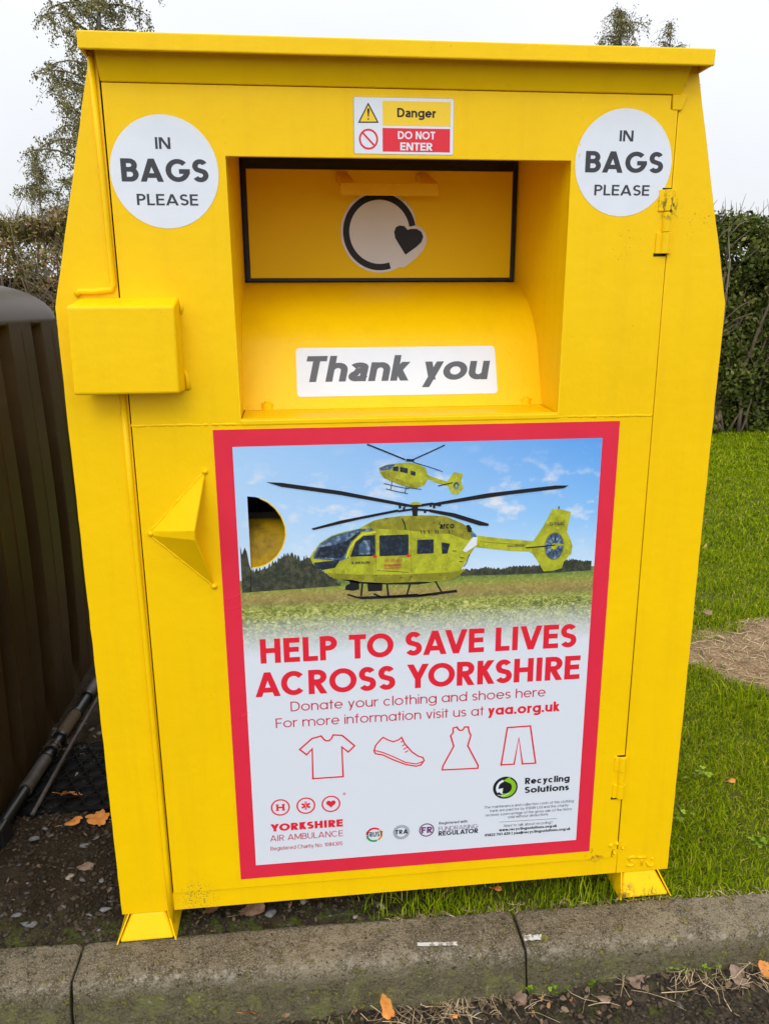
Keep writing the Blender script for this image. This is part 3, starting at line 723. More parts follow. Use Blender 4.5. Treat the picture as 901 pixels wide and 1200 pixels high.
# printed photograph: sky, fields, crops fading to white paper
def pic_material():
    m = bpy.data.materials.new('printed_landscape'); m.use_nodes = True; t = m.node_tree; p = t.nodes['Principled BSDF']; L = t.links
    p.inputs['Roughness'].default_value = .4; p.inputs['Specular IOR Level'].default_value = .35
    tc = nd(t, 'ShaderNodeTexCoord'); sp = nd(t, 'ShaderNodeSeparateXYZ'); L.new(tc.outputs['Object'], sp.inputs[0])
    def ramp(sock, lo, hi, stops):
        mr = nd(t, 'ShaderNodeMapRange'); mr.inputs['From Min'].default_value = lo; mr.inputs['From Max'].default_value = hi; L.new(sock, mr.inputs['Value'])
        r = nd(t, 'ShaderNodeValToRGB'); e = r.color_ramp.elements
        while len(e) < len(stops): e.new(.5)
        for i, (a, c) in enumerate(stops): e[i].position = a; e[i].color = (*c, 1) if len(c) == 3 else c
        L.new(mr.outputs[0], r.inputs[0]); return r.outputs[0]
    def noise_(scale, detail=6, rough=.6, sc=(1, 1, 1), dist=0):
        mp = nd(t, 'ShaderNodeMapping'); mp.inputs['Scale'].default_value = sc; L.new(tc.outputs['Object'], mp.inputs['Vector'])
        n_ = nd(t, 'ShaderNodeTexNoise', Scale=scale, Detail=detail, Roughness=rough, Distortion=dist); L.new(mp.outputs[0], n_.inputs['Vector']); return n_.outputs['Fac']
    def rng_(s, lo, hi):
        mr = nd(t, 'ShaderNodeMapRange'); mr.inputs['From Min'].default_value = lo; mr.inputs['From Max'].default_value = hi; L.new(s, mr.inputs['Value']); return mr.outputs[0]
    def mix(f, a, b):
        mx = nd(t, 'ShaderNodeMix', data_type='RGBA')
        if isinstance(f, float): mx.inputs[0].default_value = f
        else: L.new(f, mx.inputs[0])
        for i, s_ in ((6, a), (7, b)):
            if isinstance(s_, tuple): mx.inputs[i].default_value = (*s_, 1)
            else: L.new(s_, mx.inputs[i])
        return mx.outputs[2]
    def mul(a, b):
        mm = nd(t, 'ShaderNodeMath', operation='MULTIPLY'); L.new(a, mm.inputs[0]); L.new(b, mm.inputs[1]); return mm.outputs[0]
    X, Z = sp.outputs['X'], sp.outputs['Z']
    skyL = ramp(Z, .84, 1.0914, [(0, (.60, .76, .90)), (.5, (.45, .66, .90)), (1, (.37, .60, .88))])
    skyR = ramp(Z, .84, 1.0914, [(0, (.55, .74, .90)), (.4, (.24, .53, .90)), (1, (.085, .33, .80))])
    sky = mix(rng_(X, -.30, .42), skyL, skyR)
    cl = noise_(13, 7, .62, (1, 1, 1.7))
    zone = ramp(Z, .84, 1.09, [(0, (.2, .2, .2)), (.35, (1, 1, 1)), (.72, (.8, .8, .8)), (1, (0, 0, 0))])
    sky = mix(mul(rng_(cl, .53, .68), zone), sky, (.74, .78, .84))
    fld = ramp(Z, .70, .84, [(0, (.30, .36, .28)), (.30, (.34, .38, .16)), (.52, (.36, .40, .06)), (.60, (.24, .21, .07)), (.66, (.34, .22, .08)), (.74, (.34, .27, .07)), (.80, (.26, .30, .05)), (.88, (.12, .20, .04)), (1, (.10, .17, .04))])
    crop = ramp(noise_(85, 9, .82, (1, 1, 1.3), 1.6), .40, .62, [(0, (.03, .05, .02)), (.35, (.16, .20, .05)), (.62, (.46, .47, .10)), (1, (.82, .80, .40))])
    fmask = ramp(Z, .70, .84, [(0, (.85, .85, .85)), (.5, (.8, .8, .8)), (.58, (.3, .3, .3)), (1, (.18, .18, .18))])
    fld = mix(fmask, fld, crop)
    img = mix(ramp(Z, .8335, .8345, [(0, (0, 0, 0)), (1, (1, 1, 1))]), fld, sky)
    wob = nd(t, 'ShaderNodeMath', operation='MULTIPLY_ADD'); L.new(noise_(60, 5), wob.inputs[0]); wob.inputs[1].default_value = .03; L.new(Z, wob.inputs[2])
    fade = ramp(wob.outputs[0], .690, .775, [(0, (1, 1, 1)), (.5, (.52, .52, .52)), (1, (0, 0, 0))])
    img = mix(fade, img, (.70, .74, .80))
    L.new(img, p.inputs['Base Color'])
    return m
PIC = pic_material()
yk = YD - .0006 - .0004
pic = plate('printed_photograph', [[(IX0, IZ0), (IX1, IZ0), (IX1, IZ1), (IX0, IZ1)], Dlp2], yk, .0005, PIC, poster, bevel=0)
pos = Print((0, yk, .65))
def BK(x, y): return (250 + x / 3.754, 500 + y / 3.754)
# cut bright edge of the hole
pos.line([(291 + 0, 582)] and [BK(*c_) for c_ in [(205, 315), (240, 332), (275, 362), (300, 398), (316, 440), (319, 480), (305, 530), (280, 570), (245, 600), (210, 615), (172, 621)]], 1.3, SGY, .5)
# tree lines
def treeline(pts_top, base, amp, m, kk):
    out = []
    for (x0, y0), (x1, y1) in zip(pts_top, pts_top[1:]):
        nn = max(2, int((x1 - x0) / 3))
        for i in range(nn):
            t_ = i / nn; out.append(BK(x0 + (x1 - x0) * t_, y0 + (y1 - y0) * t_ + random.uniform(-amp, amp)))
    out.append(BK(*pts_top[-1])); out += [BK(*b) for b in base]
    pos.ppoly(out, m, kk)
treeline([(166, 632), (215, 630), (262, 600), (290, 585), (310, 562), (350, 560), (380, 582), (410, 572), (440, 596), (480, 630), (520, 655), (560, 690)], [(560, 700), (400, 712), (163, 728)], 12, TRP, .6)
pos.build('printed_tree_line', poster); pos = Print((0, yk, .65))
treeline([(118, 525), (128, 560), (140, 530), (150, 560), (158, 600), (168, 632)], [(166, 728), (128, 731)], 4, TRP, .6)
pos.build('printed_tree_line', poster); pos = Print((0, yk, .65))
treeline([(1085, 630), (1120, 628), (1160, 625), (1200, 618), (1260, 625), (1320, 615), (1400, 612), (1480, 605), (1540, 590), (1580, 582), (1620, 590), (1662, 592)], [(1660, 632), (1400, 648), (1085, 656)], 5, TRP, .6)
pos.build('printed_tree_line', poster)
# main helicopter
pos = Print((0, yk, .65))
A_ = lambda l: [BK(*q_) for q_ in l]
B_ = lambda l: [BK(q_[0] + 901, q_[1]) for q_ in l]
pos.ppoly(B_([(-320, 735), (-250, 752), (0, 742), (170, 722), (172, 728), (0, 750), (-250, 760)]), BINK, 1)
for l in ([(660, 640), (650, 745)], [(757, 640), (770, 745)], [(590, 738), (632, 751), (745, 748), (900, 738)], [(705, 735), (745, 752), (901, 742), (985, 738)]): pos.line(A_(l), 2.2, BINK, 1.2)
for l in ([(-35, 690), (-50, 738)], [(75, 680), (103, 728)], [(0, 742), (168, 720)]): pos.line(B_(l), 2.0, BINK, 1.2)
pos.ppoly(A_([(600, 655), (640, 655), (642, 715), (615, 722), (580, 718), (582, 700), (600, 690)]), BINK, 1.4)
pos.ppoly(A_([(677, 685), (745, 680), (742, 722), (680, 725)]), BINK, 1.4)
pos.ppoly(A_([(560, 672), (750, 680), (880, 680), (960, 676), (990, 680), (900, 694), (760, 694), (640, 690)]), BINK, 1.4)
body = [(425, 575), (440, 550), (470, 510), (520, 478), (575, 462), (640, 448), (662, 436), (705, 413), (760, 400), (830, 392), (900, 388)] + [(x + 901, y) for x, y in
       [(60, 390), (120, 394), (195, 425), (235, 455), (258, 478), (350, 490), (480, 501), (505, 503), (545, 445), (590, 362), (612, 360), (671, 375), (652, 462), (668, 495), (677, 525), (672, 558), (640, 592), (630, 622), (590, 633), (550, 636), (530, 600), (500, 556), (485, 549), (400, 546), (250, 530), (237, 548), (212, 590), (180, 640), (140, 672), (60, 681), (0, 682)]] + [(860, 682), (760, 688), (650, 682), (600, 672), (530, 668), (490, 640), (440, 605)]
pos.ppoly([BK(*b) for b in body][::-1], HEL, 2)
pos.ppoly(A_([(662, 437), (705, 414), (760, 401), (830, 393), (960, 391), (1021, 395), (1096, 426), (1136, 458), (1150, 480), (1120, 500), (1040, 472), (930, 462), (840, 455), (700, 447)])[::-1], HELD, 3)
pos.ppoly(A_([(500, 642), (620, 650), (800, 650), (1050, 640), (1110, 625), (1080, 655), (1040, 672), (900, 682), (760, 688), (650, 682), (600, 672), (530, 668)])[::-1], HELD, 3)
pos.ppoly(A_([(642, 449), (700, 447), (705, 456), (650, 462), (610, 500), (590, 540), (582, 572), (600, 576), (560, 590), (440, 580), (444, 560), (470, 515), (520, 482), (575, 466)])[::-1], GLS, 4)
pos.ppoly(A_([(470, 530), (530, 520), (590, 500), (640, 462), (650, 466), (600, 512), (580, 560), (560, 578), (450, 574)])[::-1], NAVY, 4.5)
pos.line(A_([(585, 578), (598, 540), (625, 500), (655, 474), (715, 462)]), 1.8, HELL, 5)
pos.ppoly(A_([(440, 598), (558, 585), (535, 620), (480, 630), (455, 620)])[::-1], NAVY, 4)
pos.ppoly(A_([(602, 571), (625, 508), (660, 480), (711, 475), (712, 568)])[::-1], NAVY, 5)
pos.ppoly(A_([(640, 520), (660, 500), (690, 500), (690, 560), (640, 562)])[::-1], GLS, 5.5)
rrect(pos, pos.uv(*BK(730, 478)), pos.uv(*BK(858, 564)), .002, NAVY, 5)
rrect(pos, pos.uv(*BK(896, 497)), pos.uv(*BK(968, 556)), .002, NAVY, 5)
pos.ppoly(A_([(1003, 508), (1040, 514), (1028, 557), (1005, 558)])[::-1], NAVY, 5)
pos.ppoly(A_([(1111, 432), (1125, 432), (1136, 448), (1134, 464), (1118, 462)])[::-1], BINK, 5)
pos.ppoly(A_([(1130, 466), (1150, 470), (1158, 486), (1140, 484)])[::-1], BLUP, 5)
pos.ppoly(A_([(1140, 486), (1160, 482), (1158, 520), (1110, 552), (1095, 545)])[::-1], WHT, 4.6)
pos.line(A_([(714, 470), (714, 640)]), .5, HELD, 5); pos.line(A_([(868, 460), (872, 640)]), .5, HELD, 5); pos.line(A_([(720, 632), (860, 640)]), .5, BINK, 5)
for x in (912, 925, 945, 975, 985, 1035): pos.line(A_([(x, 455), (x + 4, 470)]), 1.0, BINK, 5)
for x, y in ((1050, 545), (1085, 575), (1080, 592)): pos.line(A_([(x, y), (x + 18, y + 2)]), .9, BINK, 5)
pos.line(A_([(1125, 560), (1112, 600), (1100, 615)]), .8, BINK, 5)
pos.line(A_([(830, 402), (840, 425), (845, 452)]), 1.2, BINK, 5)
pos.line(A_([(1175, 505), (1370, 520)]), .7, HELD, 5)
# tail fin and fan
c0 = pos.uv(*BK(901 + 597, 525)); sx = pos.uv(*BK(901 + 637, 525))[0] - c0[0]; sz = pos.uv(*BK(901 + 597, 467))[1] - c0[1]
pos.disc(c0, sx * 1.1, sz * 1.06, HELD, 4, 28); pos.disc(c0, sx, sz, GLS, 5, 28)
for i in range(10):
    a = 2 * PI * i / 10 + .2
    pos.strip([c0, (c0[0] + sx * .96 * math.cos(a), c0[1] + sz * .96 * math.sin(a))], .0007, BINK, 5.5 + i * .02)
pos.disc(c0, sx * .34, sz * .25, HEL, 6, 16); pos.line(A_([(1375, 532), (1470, 524), (1500, 520)]), 1.4, BINK, 6.2)
pos.line(A_([(1500, 520), (1537, 518)]), 2.2, HEL, 6.2); pos.line(A_([(1518, 362), (1518, 350)]), 1.2, BINK, 4)
# rotor
pos.ppoly(A_([(232, 243), (300, 246), (560, 282), (842, 337), (842, 350), (560, 300), (300, 264)])[::-1], BINK, 6)
pos.ppoly(A_([(432, 447), (560, 412), (812, 363), (815, 373), (640, 408), (440, 454)])[::-1], BINK, 6)
pos.ppoly(A_([(970, 335), (1200, 293), (1500, 258), (1560, 258), (1540, 270), (1300, 298), (975, 346)])[::-1], BINK, 6)
pos.ppoly(A_([(950, 362), (1060, 380), (1210, 426), (1208, 436), (1170, 434), (1050, 396), (950, 375)])[::-1], BINK, 6)
pos.line(A_([(815, 338), (880, 350), (960, 338), (1000, 345)]), 3, BINK, 6.4); pos.line(A_([(810, 372), (880, 362), (950, 368)]), 2.4, BINK, 6.4)
pos.ppoly(A_([(872, 350), (900, 350), (896, 392), (876, 392)])[::-1], BINK, 6.3)
for x, y in ((820, 352), (838, 360), (955, 345), (970, 352), (845, 345), (930, 372)): pos.ppoly(A_([(x - 5, y - 7), (x + 5, y - 7), (x + 5, y + 7), (x - 5, y + 7)])[::-1], BINK, 6.6)
pos.ppoly(A_([(862, 342), (870, 333), (890, 330), (908, 334), (916, 343)])[::-1], HEL, 7)
pos.text('arco', BK(994, 447), BK(1058, 449), 28 / 3.754, BINK, 5, w=.2, two=True)
pos.text('G-YAAC', BK(1478, 430), BK(1546, 438), 15 / 3.754, INK, 5, w=.16)
pos.text('B BRAUN', BK(608, 603), BK(688, 603), 11 / 3.754, INK, 5, w=.17)
pos.text('YORKSHIRE', BK(750, 614), BK(826, 614), 10 / 3.754, DRED, 5, w=.2)
pos.text('AIR AMBULANCE', BK(750, 624), BK(826, 624), 6 / 3.754, DRED, 5, w=.15)
pos.text('YAA.ORG.UK', BK(1290, 524), BK(1365, 532), 9 / 3.754, INK, 5, w=.16)
for x in (762, 788, 813): c_ = pos.uv(*BK(x, 587)); pos.ring(c_, .0033, .0033, .0008, DRED, 5, n=18); pos.disc(c_, .0011, .0011, DRED, 5.2, 10)
for x, y in ((710, 570), (858, 567)): c_ = pos.uv(*BK(x, y)); pos.disc(c_, .004, .003, REDP, 5.6, 10)
tag(pos.build('printed_helicopter', poster), 'large printed yellow helicopter standing in the field')
# small flying helicopter
pos = Print((0, yk, .65))
C_ = lambda l: [(380 + x / 4.095, 500 + y / 4.095) for x, y in l]
pos.ppoly(C_([(262, 197), (300, 182), (350, 175), (400, 172), (450, 180), (485, 198), (497, 232), (560, 255), (590, 262), (622, 218), (665, 225), (655, 262), (667, 295), (640, 326), (612, 322), (592, 285), (545, 272), (495, 252), (480, 280), (440, 297), (380, 285), (320, 262), (285, 245), (265, 220)])[::-1], HEL, 2)
pos.ppoly(C_([(262, 199), (300, 183), (345, 178), (320, 205), (268, 212)])[::-1], GLS, 3)
pos.ppoly(C_([(268, 218), (305, 212), (320, 240), (420, 275), (440, 297), (380, 285), (320, 262), (285, 245)])[::-1], HELD, 3)
for l in ([(330, 192), (355, 190), (355, 214), (328, 210)], [(363, 192), (400, 200), (399, 224), (363, 216)], [(414, 210), (437, 216), (436, 236), (414, 230)]): pos.ppoly(C_(l), NAVY, 4)
for l, w_ in (([(285, 272), (340, 285), (405, 298)], .9), ([(295, 298), (345, 310), (400, 321)], .9), ([(325, 262), (318, 302)], .8), ([(395, 285), (385, 318)], .8), ([(400, 292), (465, 300)], .8),
              ([(205, 84), (300, 122), (388, 158)], 1.7), ([(577, 88), (500, 124), (420, 160)], 1.4), ([(425, 170), (500, 192), (566, 215)], .9), ([(392, 160), (430, 162)], 3), ([(545, 284), (615, 268)], 1.2)):
    pos.line(C_(l), w_, BINK, 4.5)
c0 = pos.uv(*C_([(632, 283)])[0]); pos.disc(c0, .0055, .0075, GLS, 4, 18); pos.disc(c0, .002, .003, HEL, 5, 10)
for i in range(6): pos.strip([c0, (c0[0] + .005 * math.cos(i * 1.05), c0[1] + .007 * math.sin(i * 1.05))], .0003, BINK, 4.7 + .02 * i)
tag(pos.build('printed_helicopter', poster), 'small printed yellow helicopter flying above the larger one')
# headline and text
Q = lambda x, y: (280 + x / 4.095, 720 + y / 4.095)
Q2 = lambda x, y: (490 + x / 4.095, 720 + y / 4.095)
pos = Print((0, yk, .65))
pos.text('HELP TO SAVE LIVES', Q(105, 229), Q2(755, 163), 28.6, REDP, 1.5, w=.205, track=.075)
pos.text('ACROSS YORKSHIRE', Q(80, 393), Q2(771, 313), 28.6, REDP, 1.5, w=.205, track=.07)
pos.build('headline_lettering', poster)
pos = Print((0, yk, .65))
pos.text('Donate your clothing and shoes here', Q(249, 462), Q2(609, 396), 11.4, DRED, 1.5, w=.105, track=.095)
pos.text('For more information visit us at', Q(178, 543), Q2(313, 486), 11.2, DRED, 1.5, w=.105, track=.095)
pos.text('yaa.org.uk', Q2(333, 480), Q2(678, 468), 11.6, REDP, 1.5, w=.205, track=.08)
pos.build('body_lettering', poster)
pos = Print((0, yk, .65))
g1 = [(292, 648), (350, 596), (395, 583), (405, 597), (417, 606), (432, 606), (444, 596), (452, 578), (495, 580), (555, 630), (525, 660), (494, 636), (500, 778), (355, 788), (352, 645), (325, 673)]
pos.line([Q(*a) for a in g1], 1.9, REDP, 1.5, True)
shoe = [(648, 655), (655, 630), (680, 600), (692, 590), (715, 602), (740, 611), (765, 602), (780, 590), (795, 620), (830, 660), (860, 680), (882, 686), (888, 702), (872, 722), (850, 728), (800, 720), (740, 697), (690, 674), (655, 668)]
pos.line([Q(*a) for a in shoe], 1.7, REDP, 1.5, True)
pos.line([Q(*a) for a in [(650, 652), (690, 662), (740, 682), (800, 710), (850, 717), (886, 704)]], 1.4, REDP, 1.7)
for a, b in (((776, 613), (791, 604)), ((782, 632), (799, 622)), ((788, 648), (806, 638)), ((795, 662), (812, 653))): pos.line([Q(*a), Q(*b)], 1.3, REDP, 1.7)
dress = [(167, 545), (185, 540), (193, 552), (203, 557), (215, 553), (222, 540), (240, 540), (243, 562), (252, 580), (237, 630), (287, 725), (285, 738), (115, 746), (118, 728), (170, 632), (155, 582), (167, 568)]
pos.line([Q2(*a) for a in dress], 1.8, REDP, 1.5, True)
pos.line([Q2(*a) for a in [(427, 543), (537, 535), (562, 713), (499, 717), (482, 592), (459, 718), (397, 722)]], 1.8, REDP, 1.5, True)
pos.build('clothing_symbols', poster)
# charity logo
pos = Print((0, yk, .65))
K = lambda x, y: (290 + x / 4.29, 900 + y / 4.29)
for i, (x, y) in enumerate([(166, 198), (294, 189), (420, 180)]):
    c0 = pos.uv(*K(x, y)); r_ = .0180
    pos.ring(c0, r_, r_, .0031, REDP, 1.5)
    if i == 0:
        for sx_ in (-1, 1): pos.strip([(c0[0] + sx_ * .0062, c0[1] - .0072), (c0[0] + sx_ * .0062, c0[1] + .0072)], .0021, REDP, 1.5)
        pos.strip([(c0[0] - .006, c0[1]), (c0[0] + .006, c0[1])], .0019, REDP, 1.8)
        for sx_ in (-1, 1):
            for sz_ in (-1, 1): pos.strip([(c0[0] + sx_ * .0096, c0[1] + sz_ * .0066), (c0[0] + sx_ * .003, c0[1] + sz_ * .0066)], .0011, REDP, 2)
    elif i == 1:
        for a in (90, 30, 150): pos.strip([(c0[0] + .0098 * math.cos(R(a)), c0[1] + .0098 * math.sin(R(a))), (c0[0] - .0098 * math.cos(R(a)), c0[1] - .0098 * math.sin(R(a)))], .0022, REDP, 1.5 + a * .004)
        pos.strip([(c0[0], c0[1] - .011), (c0[0] + .001, c0[1] - .004), (c0[0] - .001, c0[1] + .002), (c0[0], c0[1] + .008)], .0005, WHT, 2.6)
    else:
        pts = [(c0[0] + .00062 * 16 * math.sin(t_) ** 3, c0[1] + .0007 + .00062 * (13 * math.cos(t_) - 5 * math.cos(2 * t_) - 2 * math.cos(3 * t_) - math.cos(4 * t_))) for t_ in np.linspace(0, 2 * PI, 40)[:-1]]
        pos.poly(pts[::-1], REDP, 1.5)
c0 = pos.uv(*K(487, 129)); pos.ring(c0, .0027, .0027, .0006, DRED, 1.5, n=18); pos.text('R', K(484, 133), K(490, 133), 1.7, DRED, 1.5)
pos.text('YORKSHIRE', K(117, 320), K(480, 293), 8.6, REDP, 1.5, w=.25, track=.08)
pos.text('AIR AMBULANCE', K(115, 369), K(480, 342), 7.0, DRED, 1.5, w=.11, track=.10)
pos.text('Registered Charity No. 1084305', K(117, 416), K(478, 387), 4.5, DRED, 1.5, w=.12, two=True)
pos.build('charity_logo', poster)
# small badges
pos = Print((0, yk, .65))
c0 = pos.uv(*K(637, 335)); r_ = .0155
for a0, a1, m in ((50, 178, REDP), (-60, 42, ORGP), (188, 292, GRNP)): pos.ring(c0, r_, r_, .0045, m, 1.5, a0, a1, 16)
pos.text('TRUST', K(598, 347), K(680, 342), 5.6, BINK, 2, w=.18, track=.1)
pos.build('trust_badge', poster); pos = Print((0, yk, .65))
c0 = pos.uv(*K(773, 322)); pos.ring(c0, .0158, .0158, .0007, GINK, 1.5); pos.ring(c0, .0172, .0172, .0006, GINK, 1.5)
pos.ring(c0, .0130, .0130, .0028, LGINK, 1.6); pos.text('TRA', K(742, 333), K(806, 329), 5.0, BINK, 2, w=.2, track=.12)
K2 = lambda x, y: (480 + x / 4.095, 890 + y / 4.095)
pos.build('association_badge', poster); pos = Print((0, yk, .65))
c0 = pos.uv(*K2(81, 338)); pos.ring(c0, .0150, .0150, .0026, PURP, 1.5); pos.text('FR', K2(55, 354), K2(108, 351), 7.2, PURP, 2, w=.22, track=.12)
pos.text('Registered with', K2(140, 311), K2(277, 303), 3.2, GINK, 1.5, w=.17, two=True)
pos.text('FUNDRAISING', K2(138, 340), K2(327, 330), 4.6, PURP, 1.5, w=.09)
pos.text('REGULATOR', K2(138, 364), K2(327, 354), 5.4, BINK, 1.5, w=.2)
pos.build('regulator_badge', poster)
pos = Print((0, yk, .65))
c0 = pos.uv(*K2(458, 135)); r_ = .0268
pos.disc(c0, r_, r_, BINK, 1.5, 40); 
pos.strip(arc(c0[0], c0[1], r_ * .70, r_ * .70, -115, 62, 22), r_ * .17, LIME, 2); 
pos.poly([(c0[0] - .2 * r_, c0[1] + .66 * r_), (c0[0] + .34 * r_, c0[1] + .98 * r_), (c0[0] + .52 * r_, c0[1] + .30 * r_)][::-1], LIME, 2.2)
pos.strip(arc(c0[0], c0[1], r_ * .66, r_ * .66, 105, 215, 18), r_ * .10, WHT, 2)
pos.poly([(c0[0] - .78 * r_, c0[1] - .12 * r_), (c0[0] - .24 * r_, c0[1] - .58 * r_), (c0[0] - .18 * r_, c0[1] - .02 * r_)], WHT, 2.2)
pos.strip([(c0[0] - .6 * r_, c0[1] - .62 * r_), (c0[0] - .1 * r_, c0[1] - .75 * r_), (c0[0] + .35 * r_, c0[1] - .5 * r_)], .0007, WHT, 2.4)
pos.text('Recycling', K2(552, 116), K2(765, 106), 7.4, BINK, 1.5, w=.21, two=True, track=.07)
pos.text('Solutions', K2(550, 159), K2(762, 149), 7.4, BINK, 1.5, w=.21, two=True, track=.07)
for s_, a, b, w_, m in (('The maintenance and collection costs of this clothing', (357, 232), (785, 208), .12, GINK), ('bank are paid for by RSNW Ltd and the charity', (385, 249), (760, 228), .12, GINK),
        ('receives a percentage of the gross sale of the items', (362, 270), (775, 246), .12, GINK), ('sold without deductions.', (470, 281), (665, 269), .12, GINK),
        ('Want to talk about recycling?', (450, 322), (683, 309), .12, GINK), ('www.recyclingsolutions.org.uk', (428, 342), (705, 326), .22, BINK), ('01422 761 420 | yaa@recyclingsolutions.org.uk', (360, 366), (770, 341), .22, BINK)):
    pos.text(s_, K2(*a), K2(*b), 3.1, m, 1.5, w=w_, two=True)
pos.line([K2(428, 300), K2(705, 283)], .5, GINK, 1.5)
pos.build('recycling_logo', poster)
# wrinkles in the border film
for l in ([(263, 700), (268, 703), (280, 697), (284, 697)], [(263, 713), (270, 714), (284, 711)], [(281, 842), (283, 840), (291, 835)]):
    mb = MB(); mb.tube([bp(x, y, 1, YD - .0006) for x, y in l], .0007, CRIM, 6); mb.build('film_wrinkle', poster, smooth=True)
#PART2
# ================================================================== SETTING: ground
def KY(x): return -.0215 - .0185 * x                  # back line of the kerb
def hash2(x, y, s=0): return noise.noise(Vector((x, y, s)))
def ground_extra_moss(col2, fn):
    pass
LAWNM = mat('lawn_earth', (.085, .10, .012), rough=.95, spec=.1, vary=[(9, (.13, .12, .03), .45, .65), (70, (.05, .06, .010), .5, .7)], bump=(60, .6, .02))
SOIL = mat('damp_soil', (.030, .020, .009), rough=.92, spec=.15,
           vary=[(14, (.070, .050, .030), .42, .62), (90, (.020, .014, .009), .52, .68)], bump=[(220, .8, .006), (45, .7, .02)])
def moss_extra(t, p, tc, cur, setc):
    L = t.links
    sp = nd(t, 'ShaderNodeSeparateXYZ'); L.new(tc.outputs['Object'], sp.inputs[0])
    mr = nd(t, 'ShaderNodeMapRange'); mr.inputs['From Min'].default_value = .10; mr.inputs['From Max'].default_value = .0; L.new(sp.outputs['Y'], mr.inputs['Value'])
    n_ = nd(t, 'ShaderNodeTexNoise', Scale=22, Detail=6, Roughness=.7); L.new(tc.outputs['Object'], n_.inputs['Vector'])
    m2 = nd(t, 'ShaderNodeMapRange'); m2.inputs['From Min'].default_value = .46; m2.inputs['From Max'].default_value = .58; L.new(n_.outputs['Fac'], m2.inputs['Value'])
    mu = nd(t, 'ShaderNodeMath', operation='MULTIPLY'); L.new(mr.outputs[0], mu.inputs[0]); L.new(m2.outputs[0], mu.inputs[1])
    mx = nd(t, 'ShaderNodeMix', data_type='RGBA'); L.new(mu.outputs[0], mx.inputs[0]); L.new(cur, mx.inputs[6]); mx.inputs[7].default_value = (.085, .105, .015, 1); setc(mx.outputs[2])
SOILM = mat('mossy_soil', (.030, .020, .009), rough=.9, spec=.2,
            vary=[(14, (.055, .038, .022), .42, .62), (90, (.018, .013, .009), .52, .68)], bump=[(260, .8, .005), (50, .7, .015)], extra=moss_extra)
mb = MB()
mb.face([(-160, KY(-160) * 0 - .03, .030), (160, -.03, .030), (160, 300, .030), (-160, 300, .030)], LAWNM)
tag(mb.build('ground', None), kind='structure')
def sheet(name, x0, x1, y0, y1, step, hf, m):
    nx = int((x1 - x0) / step) + 1; ny = int((y1 - y0) / step) + 1
    xs = np.linspace(x0, x1, nx); ys = np.linspace(y0, y1, ny)
    v = np.zeros((ny, nx, 3))
    for j, y in enumerate(ys):
        for i, x in enumerate(xs): v[j, i] = (x, y, hf(x, y))
    idx = np.arange(nx * ny).reshape(ny, nx)
    f = np.stack([idx[:-1, :-1], idx[:-1, 1:], idx[1:, 1:], idx[1:, :-1]], -1).reshape(-1, 4)
    return tag(npmesh(name, v.reshape(-1, 3), f, m, smooth=True), kind='structure')
def soil_h(x, y):
    e = min(1, max(0, (.22 - x) / .25)) * min(1, max(0, (2.4 - y) / .3)) * min(1, max(0, (x + 3.0) / .2))
    return .024 + e * (.018 + .010 * hash2(x * 3, y * 3, 1) + .006 * hash2(x * 14, y * 14, 2) + .003 * hash2(x * 55, y * 55, 3))
sheet('soil', -3.0, .35, -.03, 2.4, .012, soil_h, SOILM)
def bare(x, y):
    d = math.hypot((x - 2.05) / .80, (y - 1.12) / .33) + .30 * hash2(x * 5, y * 5, 9)
    return d
BARE = mat('bare_dry_earth', (.32, .205, .115), rough=.95, spec=.1, vary=[(16, (.20, .125, .068), .45, .6), (120, (.46, .35, .22), .5, .66)], bump=[(150, .8, .008), (30, .6, .02)])
def bare_h(x, y):
    e = min(1, max(0, (1.1 - math.hypot((x - 2.05) / .85, (y - 1.12) / .42)) / .3))
    return .026 + e * (.014 + .006 * hash2(x * 9, y * 9, 4) + .004 * hash2(x * 40, y * 40, 5))
sheet('bare_earth', 1.0, 3.1, .6, 1.65, .02, bare_h, BARE)
# gutter bed and car park surface in front of the kerb
def gz(x):
    t_ = min(1, max(0, (x + .25) / .95)); t_ = t_ * t_ * (3 - 2 * t_)
    return -.066 + .036 * t_
GUT = mat('gutter_soil', (.040, .030, .020), rough=.92, spec=.2, vary=[(11, (.085, .068, .045), .45, .62), (26, (.075, .085, .015), .50, .62), (120, (.016, .012, .009), .52, .66)], bump=[(240, .8, .005), (50, .7, .015)])
def gut_h(x, y):
    e = min(1, max(0, (y + .62) / .25))
    return -.083 + e * (gz(x) + .083 + .012 * hash2(x * 5, y * 9, 6) + .006 * hash2(x * 22, y * 22, 7) + .002 * hash2(x * 70, y * 70, 8))
sheet('gutter', -1.6, 1.6, -.62, -.10, .009, gut_h, GUT)
ASPH = mat('asphalt', (.055, .055, .055), rough=.9, spec=.25, vary=[(180, (.10, .10, .098), .5, .7), (3, (.04, .04, .04), .4, .7)], bump=(300, .8, .006))
mb = MB(); mb.face([(-160, -60, -.078), (160, -60, -.078), (160, -.12, -.078), (-160, -.12, -.078)], ASPH)
tag(mb.build('car_park', None), kind='structure')

